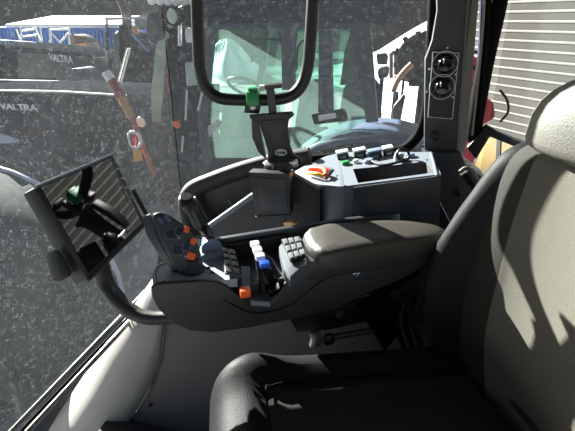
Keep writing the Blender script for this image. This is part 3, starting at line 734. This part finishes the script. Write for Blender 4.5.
B().tube([W(484, 180, -.02), W(470, 200, -.03)], .012, 8).build('mirror_arm', M_black, mr)
# ---- red machine part seen by the pillar
rm = empty('red_machine_mast', S(480, 150, 2.4)*1.0, 'pinkish red steel machine mast standing behind the right pillar', 'machine')
pr = [S(467, 55, 2.4), S(480, 58, 2.4), S(480, 100, 2.4), S(494, 102, 2.4), S(496, 118, 2.4), S(480, 128, 2.4), S(480, 190, 2.4), S(465, 190, 2.4)]
B().prism(pr, LAT*.15).build('mast_plate', M_pink, rm, bev=.02)
for y in (50, 66, 82, 98, 114):
    B().prism([S(468, y, 2.38), S(482, y+1, 2.38), S(482, y+4, 2.38), S(468, y+3, 2.38)], LAT*.02).build('rung', M_black, rm)
B().tube(cr([S(500, 90, 2.4), S(507, 100, 2.4), S(508, 112, 2.4), S(500, 122, 2.4)], 4), .006, 6).build('hose', M_black, rm)
B().prism([S(465, 190, 2.4), S(488, 190, 2.4), S(488, 190, 2.4)*1.0+UP*-1.6, S(465, 190, 2.4)+UP*-1.6], LAT*.15).build('mast_foot', M_red, rm)
# ---- clad building wall
bd = V((-.43, .90, 0)).normalized(); bp0 = V((2.62, 7.0, 0)); bn = V((-bd.y, bd.x, 0))
def bpt(s, z, off=0): return bp0-bd*s+bn*off+UP*z
bw_ = empty('clad_building', bpt(3, GZ), 'pale grey hall wall of horizontal metal cladding seen behind the seat', 'building')
B().prism([bpt(0, GZ), bpt(9, GZ), bpt(9, 3.5), bpt(0, 3.5)], -bn*.3).build('wall_panel', mat('grey cladding', '#62615f', .8, scale=.8, spec=0), bw_)
b = B(); z = GZ+.1
while z < 3.4:
    b.prism([bpt(0, z, .005), bpt(9, z, .005), bpt(9, z+.016, .012), bpt(0, z+.016, .012)], UP*.012)
    z += .115
b.build('cladding_rib', mat('white rib', '#b4b2ae', .6), bw_)
# ---- tractors
def tyre(name, c, R, w, parent, rim=.55, rm_=M_tdark, lugs=22, axis=LAT, tm=None):
    b = B(); c = V(c); ax = V(axis)
    b.lathe(c-ax*w/2, ax, [(R*rim, 0), (R*.8, -.02), (R*.93, .01), (R*.97, .05), (R*.98, w/2), (R*.97, w-.05), (R*.93, w-.01), (R*.8, w+.02), (R*rim, w)], 40)
    a1 = ax.orthogonal().normalized(); a2 = ax.cross(a1)
    for k in range(lugs):
        for sd in (-1, 1):
            t = 2*math.pi*(k+(.5 if sd > 0 else 0))/lugs; d = a1*math.cos(t)+a2*math.sin(t); tg = ax.cross(d)
            b.box(c+d*R*.985+ax*sd*w*.24, (w*.52, max(.05, R*2.2/lugs), R*(.05 if lugs > 12 else .16)), ((ax+tg*.45*sd).normalized(), (tg-ax*.45*sd).normalized(), d))
    t_ = b.build(name, tm or M_tyre, parent)
    B().lathe(c-ax*(w/2-.02), ax, [(R*rim, 0), (R*rim*.95, .05), (R*rim*.5, .08), (R*.18, .03), (R*.16, 0), (0, 0)], 28).build('rim', rm_, t_)
    return t_
def q(lat, *pp): return [S(x, y, lat) for x, y in pp]
# --- near tractor
l1 = 3.3
t1 = empty('tractor', plan(.2, l1+.8, GZ), 'dark grey tractor parked closest beyond the glass, large cab windows', 'tractor')
B().prism(q(l1+.35, (-90, 94), (-40, 91), (0, 91), (60, 92.5), (100, 94.5), (128, 100), (150, 112), (150, 170), (-40, 150), (-90, 140)), LAT*.9).build('hood', M_tbody, t1, bev=.03)
B().prism(q(l1+.33, (-80, 90), (0, 90), (60, 91), (125, 95), (125, 96.4), (60, 92.6), (0, 91.6), (-80, 91.6)), LAT*.03).build('hood_stripe', M_white, t1)
B().tube(q(l1+1.2, (-60, 80), (0, 80), (60, 81.3), (100, 84.5), (118, 87)), .008, 6).build('hood_edge', M_white, t1)
a = S(1, 109, l1+.335)
text('hood_lettering', 'VALTRA', a, REAR, UP, .46, .062, M_white, t1, .01, -LAT)
a = S(76, 162, l1+.34); text('lower_lettering', 'VALTRA', a, (REAR+UP*.12).normalized(), UP, .3, .05, mat('faint print', '#c8ccd0', .5), t1, .01, -LAT)
B().prism(q(l1+.45, (-90, 140), (150, 160), (200, 165), (200, 205), (60, 205), (-90, 200)), LAT*.7).build('chassis', M_tdark, t1, bev=.03)
fwc = S(25, 222, l1+.1); fwc = V((fwc.x, fwc.y, GZ+.66))
tyre('front_wheel', fwc, .66, .42, t1)
b = B(); m_ = []
for k in range(13):
    a_ = math.radians(25+130*k/12); m_.append(fwc+REAR*math.cos(a_)*.76+UP*math.sin(a_)*.76)
vv = [p-LAT*.25 for p in m_]+[p+LAT*.25 for p in m_]; b.add(vv, [[k, k+1, 14+k, 13+k] for k in range(12)])
o_ = b.build('front_mudguard', M_dust, t1); so = o_.modifiers.new('s', 'SOLIDIFY'); so.thickness = .03
# cab
B().prism(q(l1-.03, (196, -12), (215, -16), (375, -14), (392, -2), (386, 19), (368, 24), (215, 24), (200, 17)), LAT*1.55).build('roof', M_roof, t1, bev=.05)
for lat_, e in ((l1, .05), (l1+1.45, .05)):
    fr_ = B()
    sc_ = lat_/l1
    def qq(*pp): return [S(x, y, l1)+LAT*(lat_-l1) for x, y in pp]
    fr_.prism(qq((208, 20), (215, 20), (206, 120), (212, 165), (203, 165), (197, 120)), LAT*e)
    fr_.prism(qq((281, 22), (296, 22), (294, 90), (282, 90)), LAT*e)
    fr_.prism(qq((319, 22), (331, 22), (333, 118), (318, 112)), LAT*e)
    fr_.prism(qq((352, 22), (370, 22), (378, 122), (366, 122)) if lat_ == l1 else qq((330, 22), (342, 22), (342, 110), (332, 110)), LAT*e)
    fr_.prism(qq((204, 20), (372, 20), (372, 28), (204, 28)), LAT*e)
    fr_.build('cab_frame', mat('cab frame grey', '#3a4450', .5), t1)
B().prism(q(l1+.03, (212, 28), (283, 28), (286, 160), (206, 160)), LAT*.006).build('door_glass', M_tglass, t1)
B().prism(q(l1+.03, (294, 28), (354, 28), (368, 120), (330, 140), (290, 160)), LAT*.006).build('side_glass', M_tglass, t1)
g2 = B().prism([p+LAT*1.43 for p in q(l1, (212, 28), (340, 28), (340, 120), (206, 120))], LAT*.006).build('far_glass', M_tglass, t1)
B().prism(q(l1+.0, (170, 28), (196, 28), (196, 160), (168, 160)), LAT*.05).build('front_post_cover', M_tdark, t1)
B().prism(q(l1+.02, (156, 45), (169, 22), (172, 22), (166, 70), (160, 122), (152, 122), (151, 95)), LAT*.006).build('windscreen_side', mat('pale green glass edge', '#7d9684', .3), t1)
B().prism(q(l1+.01, (166, 40), (172, 36), (174, 80), (166, 160), (158, 160), (162, 110)), LAT*.03).build('front_pillar', M_tdark, t1, bev=.01)
# seats inside near tractor
for (x0, y0, w_, h_) in ((300, 84, 17, 44), (343, 82, 34, 44)):
    B().prism(q(l1+.75, (x0, y0+6), (x0+5, y0), (x0+w_-6, y0), (x0+w_, y0+8), (x0+w_+2, y0+h_), (x0-6, y0+h_)), LAT*.4).build('cab_seat', M_tdark, t1, bev=.04)
B().prism(q(l1+.75, (222, 100), (262, 96), (268, 120), (262, 160), (215, 160)), LAT*.5).build('dashboard', mat('dash green grey', '#31403c', .5), t1, bev=.05)
sw_ = S(248, 88, l1+.6); ring = [sw_+(V((.3, .5, .85)).normalized().orthogonal().normalized()*math.cos(a)+V((.3, .5, .85)).normalized().cross(V((.3, .5, .85)).normalized().orthogonal().normalized())*math.sin(a))*.19 for a in [2*math.pi*k/24 for k in range(25)]]
B().tube(ring, .015, 8).build('steering_wheel', M_black, t1)
B().tube(cr(q(l1+.7, (252, 62), (253, 42), (257, 39), (290, 40)), 3), .012, 6).build('inner_rail', M_tdark, t1)
B().tube(cr(q(l1+.7, (296, 70), (298, 48), (304, 40), (314, 38)), 3), .012, 6).build('inner_rail', M_tdark, t1)
B().box(S(283, 37, l1+.9), (.08, .05, .13)).build('inner_mirror', M_black, t1, bev=.01)
B().prism(q(l1-.06, (311, 115), (344, 109), (348, 121), (314, 125)), LAT*.05).build('side_marker_housing', M_tdark, t1, bev=.01)
B().prism(q(l1-.075, (318, 116), (335, 113), (336, 118), (319, 121)), LAT*.02).build('side_marker', M_white, t1)
# interior clutter lit pieces through door glass
B().prism(q(l1+.01, (203, 130), (218, 119), (222, 124), (209, 137)), LAT*.02).build('paper', M_white, t1)
B().prism(q(l1+.9, (345, 48), (352, 30), (362, 45), (366, 85), (340, 85)), LAT*.02).build('rear_panel', M_tdark, t1)
# rear fender + wheel
rwc = S(372, 232, l1-.05); rwc = V((rwc.x, rwc.y, GZ+.88))
rwt = S(372, 128, l1)
Rf = rwt.z-rwc.z
m_ = []
for k in range(21):
    a_ = math.radians(5+170*k/20); m_.append(rwc+REAR*math.cos(a_)*Rf*1.05+UP*math.sin(a_)*Rf)
b = B(); vv = [p-LAT*.22 for p in m_]+[p+LAT*.45 for p in m_]; b.add(vv, [[k, k+1, 22+k, 21+k] for k in range(20)])
o_ = b.build('rear_fender', mat('fender slate blue', '#46536a', .5, scale=20), t1); so = o_.modifiers.new('s', 'SOLIDIFY'); so.thickness = .04
tyre('rear_wheel', rwc+LAT*.1, min(.87, Rf-.06), .5, t1, lugs=24)
B().prism(q(l1+.02, (196, 158), (300, 158), (310, 165), (310, 215), (196, 215)), LAT*1.2).build('cab_floor_body', M_tdark, t1, bev=.02)
# exhaust, mirrors, lamps of near tractor
B().prism(q(l1-.25, (146, 14), (157, 11), (162, 20), (160, 40), (151, 43), (145, 36)), LAT*.08).build('wing_mirror', M_tdark, t1, bev=.02)
B().tube(q(l1-.22, (160, 22), (168, 30), (172, 34)), .014, 8).build('mirror_stalk', M_tdark, t1)
B().tube(q(l1-.1, (180, 46), (180, 8), (192, 2)), .014, 8).build('front_rail', mat('light steel', '#a8adb0', .4), t1)
B().prism(q(l1-.15, (183, 4), (195, 2), (196, 25), (184, 26)), LAT*.12).build('lamp_box', M_tdark, t1, bev=.02)
B().prism(q(l1-.15, (184, 28), (197, 27), (197, 43), (185, 43)), LAT*.1).build('indicator_lamp', M_lamp, t1, bev=.02)
B().prism(q(l1-.15, (184, 62), (195, 62), (194, 86), (186, 87)), LAT*.1).build('lower_lamp', mat('clear lens', '#b9c0c2', .2), t1, bev=.02)
B().lathe(S(172.5, 16, l1-.3), -(LAT+REAR*.35), [(.02, -.1), (.06, -.04), (.066, 0), (.066, .008)], 20).build('work_lamp', M_tdark, t1)
B().lathe(S(172.5, 16, l1-.31), -(LAT+REAR*.35), [(.05, 0), (.045, .01), (0, .015)], 20).build('lamp_lens', mat('worn lens', '#b4bcb6', .3), t1)
for k in range(6):
    B().lathe(S(151+k*8, -1+k*.3, l1-.15), -(LAT*.9+REAR*.1+UP*.2), [(.02, -.06), (.035, -.03), (.04, 0), (0, .012)], 16).build('roof_lamp', M_lamp, t1)
B().lathe(S(141, 122, l1-.1), -(LAT), [(.03, -.06), (.055, -.02), (.055, 0), (.05, .006)], 24).build('round_lamp', M_tdark, t1)
B().lathe(S(141, 122, l1-.112), -(LAT), [(.043, 0), (.04, .006), (0, .01)], 24).build('lamp_lens', mat('worn lens', '#b4bcb6', .3), t1)
B().lathe(S(177, 124.5, l1-.05), -(LAT), [(.035, 0), (.03, .01), (0, .012)], 16).build('orange_reflector', M_orange, t1)
for (x0, y0, x1, y1) in ((187, 90, 185.5, 120), (183, 136, 182, 152), (203, 90, 198, 110), (118, 82, 127, 48), (121.5, 82, 130, 48)):
    B().tube(q(l1-.08, (x0, y0), (x1, y1)), .008, 6).build('grab_rail', M_white, t1)
# warning rod (red / white / amber)
wr = empty('warning_rod', S(133, 120, l1-.3), 'slanting red and amber marker rod with white tip beside tractor hood', 'marker')
B().tube(q(l1-.3, (106, 72), (111, 80)), [.035, .035], 10).build('white_tip', M_white, wr)
B().tube(q(l1-.3, (111, 80), (121, 97)), [.035, .04], 10).build('red_section', mat('maroon red', '#8a2e30', .5), wr)
B().tube(q(l1-.3, (121, 97), (132, 118)), [.04, .03], 10).build('amber_section', mat('amber', '#b07a30', .5), wr)
B().tube(q(l1-.3, (132, 118), (155, 176)), [.02, .02], 10).build('lower_section', mat('orange red', '#b8452c', .5), wr)
B().tube(cr(q(l1-.32, (129, 134), (131, 145), (137, 148), (141, 142), (138, 134), (132, 132), (129, 134)), 3), .014, 8).build('hand_loop', M_white, wr)
B().prism(q(l1-.33, (129, 133), (134, 133), (135, 146), (131, 145)), LAT*.02).build('red_flap', M_red, wr)
B().prism(q(l1-.34, (133, 150), (141, 150), (141.5, 161), (133.5, 161)), LAT*.01).build('yellow_tag', mat('yellow tag', '#f0a030', .5), wr)
tag(B().prism(q(l1-.1, (60, 172), (80, 174), (80, 178), (62, 176)), LAT*.04).build('blue_bracket', mat('pale blue', '#8fa8d8', .4)), 'small pale blue bracket above the touchscreen outside', 'bracket')
# --- second tractor
l2 = 5.7
t2 = empty('tractor', plan(-3.2, l2+.8, GZ), 'farther dark tractor showing hood, wheel arch and curved exhaust at left', 'tractor')
B().prism(q(l2, (-60, 45), (0, 45), (30, 47.5), (70, 52), (100, 57), (112, 63), (112, 96), (-60, 96)), LAT*.9).build('hood', M_tbody, t2, bev=.03)
B().tube(q(l2+.88, (-40, 39.5), (0, 40), (30, 42), (70, 47), (104, 54)), .008, 6).build('hood_edge', mat('pale hood edge', '#9a9da0', .4), t2)
B().prism(q(l2-.01, (18, 52), (108, 58), (108, 78), (18, 78)), LAT*.02).build('side_grille', mat('grille grey', '#484b48', .5), t2, bev=.005)
text('hood_lettering', 'VALTRA', S(50, 60.3, l2-.02), (REAR-UP*.1).normalized(), UP, .40, .10, M_white, t2, .01, -LAT)
ac = S(79, 90, l2-.9)
m_ = [ac+REAR*math.cos(math.radians(180*k/12))*.19+UP*math.sin(math.radians(180*k/12))*.26 for k in range(13)]
B().prism(m_, LAT*.3).build('front_mudguard', mat('mudguard grey', '#6b7077', .6), t2, bev=.01)
B().prism(q(l2+.1, (-60, 90), (200, 90), (200, 160), (-60, 150)), LAT*.7).build('chassis', M_tdark, t2)
c2 = S(30, 160, l2); tyre('front_wheel', V((c2.x, c2.y, GZ+.66)), .66, .42, t2)
c2 = S(165, 160, l2); tyre('rear_wheel', V((c2.x, c2.y, GZ+.88)), .86, .5, t2)
B().prism(q(l2-.1, (113, 34), (118, 30), (125, 33), (125, 60), (121, 95), (110, 95)), LAT*.5).build('rear_fender', mat('t2 fender', '#56605f', .4), t2, bev=.03)
B().prism(q(l2-.05, (124, 34), (148, 34), (158, 60), (158, 110), (118, 110)), LAT*1.2).build('cab_body', M_tdark, t2, bev=.03)
B().tube(cr(q(l2-.2, (114, -12), (121, 0), (126, 12), (127, 28)), 4), .06, 12).build('exhaust_pipe', mat('rusty exhaust', '#5a3838', .6), t2)
B().tube(q(l2-.2, (127, 26), (127, 62)), .1, 14).build('exhaust_shield', M_tdark, t2)
B().tube(cr(q(l2-.3, (107, 62), (107, 22), (109, 19), (148, 18)), 3), .015, 8).build('mirror_rail', mat('rail light', '#b9bcbc', .4), t2)
B().tube(q(l2-.3, (107, 50), (107, 24)), .022, 8).build('mirror_post', M_black, t2)
B().tube(q(l2-.3, (132, 34), (148, 51)), .02, 8).build('gas_strut', mat('blue strut', '#8090c0', .3), t2)
B().prism(q(l2-.1, (134, 18), (145, 14), (147, 28), (136, 30)), LAT*.2).build('cab_glass', mat('cab glass grey', '#8a9494', .2), t2)
B().lathe(S(136, 30, l2-.25), -LAT, [(.05, 0), (.05, .03), (0, .05)], 14).build('amber_beacon', mat('amber beacon', '#d89a60', .4), t2)
# ---- own front wheel with dusty mudguard
ow = empty('front_mudguard', V((-2.05, 2.75, GZ)), 'dusty grey curved front mudguard over tyre below the left glass', 'mudguard')
oc_ = V((-2.15, 2.55, GZ+.80))
m_ = []
for k in range(21):
    a_ = math.radians(-10+185*k/20); m_.append(oc_+REAR*math.cos(a_)*.95+UP*math.sin(a_)*.86)
b = B(); vv = [p-LAT*.62 for p in m_]+[p+LAT*.30 for p in m_]; b.add(vv, [[k, k+1, 22+k, 21+k] for k in range(20)])
o_ = b.build('mudguard_shell', M_dust, ow); so = o_.modifiers.new('s', 'SOLIDIFY'); so.thickness = .03
B().tube([p+LAT*.30 for p in m_], .02, 8).build('edge_glare', mat('bluish white edge glare', '#c8d0e8', .4), ow)  # pale tube paints the white glare along the lit far edge
B().prism([m_[i]-LAT*.60 for i in range(21)], LAT*.02).build('mudguard_side', M_dust, ow)
tyre('tyre', oc_-LAT*.15, .76, .5, ow)
# snow on near tractor front
sn = B(); c = S(-5, 140, l1+.1); 
sn.add([c+REAR*math.cos(a)*.28*r+LAT*math.sin(a)*.12*r+UP*(.07*(1-r*r)-.0) for r in (1, .8, .5, .2) for a in [2*math.pi*k/16 for k in range(16)]], [[i*16+j, i*16+(j+1) % 16, (i+1)*16+(j+1) % 16, (i+1)*16+j] for i in range(3) for j in range(16)]+[list(range(48, 64)), list(range(15, -1, -1))])
tag(sn.build('snow_lump', M_snow), 'white lump of snow at far left under the near tractor hood', 'snow')
# ---- blue container with snow
cl_ = 15.0
bc = empty('blue_container', V((-9, 15, GZ)), 'long blue corrugated container with thick snow on its roof', 'container')
c0, c1 = S(-40, 30, cl_), S(122, 30, cl_)
zt = S(40, 27.5, cl_).z
c0.z = c1.z = 0
b = B().prism([up(c0, GZ), up(c1, GZ), up(c1, zt), up(c0, zt)], LAT*2.4); b.build('container_body', mat('container blue', '#2c62b8', .5), bc)
b = B(); nn = 46
for k in range(nn):
    p = c0+(c1-c0)*((k+.25)/nn); b.prism([up(p, GZ+.1), up(p+REAR*.07, GZ+.1), up(p+REAR*.07, zt-.1), up(p, zt-.1)], -LAT*.05)
b.build('corrugation', mat('container blue light', '#4f80cc', .5), bc)
s0 = S(8, 20, cl_-.1); ss = []
prof_ = [(-.2, zt), (-.22, zt+.06), (-.15, zt+.12), (2.3, zt+.42), (2.45, zt+.3), (2.45, zt)]
s0 = up(s0, 0)
e0 = [s0+LAT*a+UP*z for a, z in prof_]; e1 = [up(c1, 0)+LAT*a+UP*z for a, z in prof_]
B().prism(e0, e1[0]-e0[0]).build('roof_snow', M_snow, bc, bev=.08)
# white stake frames in front
def stake(pts, label):
    b = B()
    for a_, c_ in pts: b.tube([S(a_[0], a_[1], cl_-1.2), S(c_[0], c_[1], cl_-1.2)], .035, 6)
    pass
def frame_thing(bars, label):
    t = empty('stake_frame', up(S(*bars[0][0], cl_-1.2), GZ), label, 'frame', 'white steel frames before the container')
    b = B()
    for a_, c_ in bars: b.tube([S(a_[0], a_[1], cl_-1.2), S(c_[0], c_[1], cl_-1.2)], .035, 6)
    b.build('bars', M_white, t)
    p = S(bars[0][0][0], 40, cl_-1.2); B().tube([up(p, GZ), p], .05, 6).build('post', M_white, t)
frame_thing([((20, 24), (22, 40)), ((22, 31), (36, 29)), ((22, 37), (37, 35)), ((16, 29), (20, 39))], 'leftmost white steel stake frame before the blue container')
frame_thing([((40, 25), (42, 41)), ((35, 27), (40, 40))], 'narrow middle white stake frame before the blue container')
frame_thing([((50, 29), (51, 42)), ((50, 30), (68, 29)), ((69, 28), (70, 46)), ((50, 31), (60, 43)), ((68, 33), (60, 43))], 'wide white stake frame with crossed braces before container')
orn = empty('excavator_cab', up(S(78, 45, cl_-1.5), GZ), 'small brown and orange machine housing in front of blue container', 'machine')
B().prism(q(cl_-1.5, (69, 34), (77, 37), (85, 43), (87, 60), (72, 60)), LAT*.8).build('brown_cover', mat('brown cover', '#7a6858', .6), orn, bev=.05)
B().prism(q(cl_-1.55, (76, 44), (83, 43), (87, 48), (84, 49), (76, 48)), LAT*.1).build('orange_panel', mat('pumpkin orange', '#e8923c', .5), orn)
B().prism([p for p in q(cl_-1.4, (72, 60), (87, 60))]+[up(p, GZ) for p in q(cl_-1.4, (87, 60), (72, 60))], LAT*.6).build('base', M_tdark, orn)
# ---- snow bank on the right
def bank(name, cx, cy, rx, ry, h, label, seed):
    vs, fs = [], []; n, m_ = 40, 12; rnd = random.Random(seed)
    ph = [rnd.uniform(0, 6) for _ in range(6)]
    for i in range(m_+1):
        r = 1-i/m_
        for j in range(n):
            a = 2*math.pi*j/n; k = 1+.12*math.sin(3*a+ph[0])+.07*math.sin(7*a+ph[1])
            z = h*(.5+.5*math.cos(math.pi*r))*(1+.10*math.sin(5*a+ph[2]+4*r)+.06*math.sin(9*a+ph[3]))
            vs.append(V((cx+rx*r*k*math.cos(a), cy+ry*r*k*math.sin(a), GZ+.03+z)))
    fs = [[i*n+j, i*n+(j+1) % n, (i+1)*n+(j+1) % n, (i+1)*n+j] for i in range(m_) for j in range(n)]
    o = mk(name, vs, fs, M_snow, sharp=80); tag(o, label, 'snow bank')
bank('snow_bank', 8.6, 20.5, 7.6, 11.0, 2.8, 'high white snow bank behind the near tractor cab', 1)
bank('snow_bank', 2.7, 9.0, 1.4, 1.9, .25, 'flat trampled snow patch beyond the near tractor rear fender', 5)
bank('snow_bank', -3.0, 23, 2.2, 3.6, 1.5, 'low white snow bank seen through the near tractor windows', 2)
# ---- tracked/wheeled machine at right: tyre, orange arm, hoses, seat-like frame
wl = empty('forestry_wheel', up(S(425, 60, 6), GZ), 'black lugged wheel standing against the snow by the pillar', 'wheel')
tyre('tyre', S(423, 59, 6.0), .30, .34, wl, lugs=11, rim=.35, axis=(LAT+REAR*.5).normalized())
B().tube([S(427, 66, 6.1), up(S(427, 66, 6.1), GZ)], .08, 10).build('stand', M_tdark, wl)
ca = empty('crane_arm', up(S(390, 90, 5.5), GZ), 'orange curved crane arm with black hoses in front of snow', 'crane arm')
B().tube(cr(q(5.5, (412, 64), (404, 72), (397, 82), (393, 92)), 4), .035, 10).build('arm', mat('faded orange', '#b9805f', .6), ca)
for k in range(5):
    B().tube(cr(q(5.4, (404, 95), (400-k*1.5, 115), (402+k*5-8, 150)), 5), .022, 8).build('hose', M_black, ca)
p_ = S(397, 92, 5.5); B().tube([p_, up(p_, GZ)], .025, 10).build('column', M_tdark, ca)
sf_ = empty('tubular_frame', up(S(398, 60, 6.5), GZ), 'brown tubular frame standing in snow beside black wheel', 'frame')
for (a_, c_) in (((391, 53), (405, 53)), ((391, 53), (391, 78)), ((405, 53), (404, 78)), ((396, 53), (396, 75)), ((400, 53), (400, 75))):
    B().tube(q(6.5, a_, c_), .03, 8).build('bar', mat('brown tube', '#7a6560', .6), sf_)
p_ = S(396, 76, 6.5); B().tube([p_, up(p_, GZ)], .02, 8).build('leg', M_tdark, sf_)
p_ = S(404, 76, 6.5); B().tube([p_, up(p_, GZ)], .02, 8).build('leg', M_tdark, sf_)
dm = empty('machine_seat', up(S(381, 70, 6.2), GZ), 'black machine seat on a post against the white snow', 'seat')
B().prism(q(6.2, (376, 54), (386, 53), (388, 56), (387, 65), (377, 65)), LAT*.12).build('backrest', M_black, dm, bev=.04)
B().prism(q(6.1, (377, 69), (388, 67), (388, 78), (378, 80)), LAT*.3).build('base', M_black, dm, bev=.04)
p_ = S(382, 78, 6.3); B().tube([p_, up(p_, GZ)], .03, 8).build('post', M_tdark, dm)
# ---- trees
M_bark = mat('birch bark', '#8c8578', .9, scale=8, hex2='#d8d2c6'); M_bark2 = mat('dark bark', '#3c342a', .9, scale=8)
def tree(loc, h, m, label, seed):
    rnd = random.Random(seed); b = B(); loc = V(loc)
    t = empty('bare_tree', loc, label, 'tree', 'bare trees on the hillside')
    b.tube(cr([loc-UP*.4, loc+UP*h*.3+V((rnd.uniform(-.2, .2), 0, 0)), loc+UP*h*.65+V((rnd.uniform(-.3, .3), 0, 0)), loc+UP*h], 3), [.16*(1-k/12) for k in range(10)], 7)
    b.build('trunk', m, t)
    b = B()
    for k in range(26):
        z = h*(.12+.82*k/26); a = rnd.uniform(0, 6.28); ln = h*.15*(1-k/34)
        p0 = loc+UP*z; d = V((math.cos(a), math.sin(a), .55)).normalized(); p1 = p0+d*ln*.5; p2 = p0+d*ln+UP*.3
        b.tube([p0, p1, p2], [.04, .028, .01], 4)
        for q_ in range(4):
            e = (p1 if q_ < 2 else p2); dd = V((rnd.uniform(-1, 1), rnd.uniform(-1, 1), rnd.uniform(0, 1)))*ln*.35
            b.tube([e, e+dd], [.015, .006], 4)
    b.build('branches', m, t)
    return t
protos = [tree((-10, 35, GZ), 9, M_bark2, 'dark bare tree at left end of the hillside', 1), tree((4.5, 37, GZ), 9, M_bark, 'pale birch directly behind the high snow bank', 2)]
for k in range(16):
    x = -26+k*3.1+random.uniform(-.3, .3); y = (42 if k % 2 else 37)+random.uniform(0, 1)
    src = protos[k % 2]
    d = V((x, y, GZ+max(0, (y-34)*.7)))-src.location
    copy_thing(src, d, ('dark bare tree' if k % 2 == 0 else 'pale bare birch')+' rising behind the yard on the hillside', (1, 1, random.uniform(.8, 1.25)))
# ================================================================== LIGHT, WORLD, CAMERA
w = bpy.data.worlds.new('World'); SC.world = w; w.use_nodes = True; nt = w.node_tree
bg = nt.nodes['Background']; sky = nt.nodes.new('ShaderNodeTexSky'); sky.sky_type = 'NISHITA'
SUND = V((-.62, .70, .40)).normalized()     # towards the sun
sky.sun_disc = False; sky.sun_elevation = math.asin(SUND.z); sky.sun_rotation = math.atan2(SUND.x, SUND.y); sky.air_density = 1.2; sky.dust_density = 2.5
nt.links.new(sky.outputs[0], bg.inputs[0]); bg.inputs[1].default_value = .10
sl = bpy.data.lights.new('sun', 'SUN'); sl.energy = 40; sl.angle = .009; sl.color = (1, .95, .86)
so_ = bpy.data.objects.new('sun', sl); COL.objects.link(so_); so_.rotation_euler = SUND.to_track_quat('Z', 'Y').to_euler()
cam = bpy.data.cameras.new('camera'); cam.sensor_width = 36; cam.lens = 36*FPX/575; cam.clip_start = .02; cam.clip_end = 500
co = bpy.data.objects.new('camera', cam); COL.objects.link(co); co.location = (0, 0, 0); co.rotation_euler = (math.pi/2-PITCH, 0, 0)
SC.camera = co
SC.view_settings.view_transform = 'Standard'; SC.view_settings.look = 'None'; SC.view_settings.exposure = 0
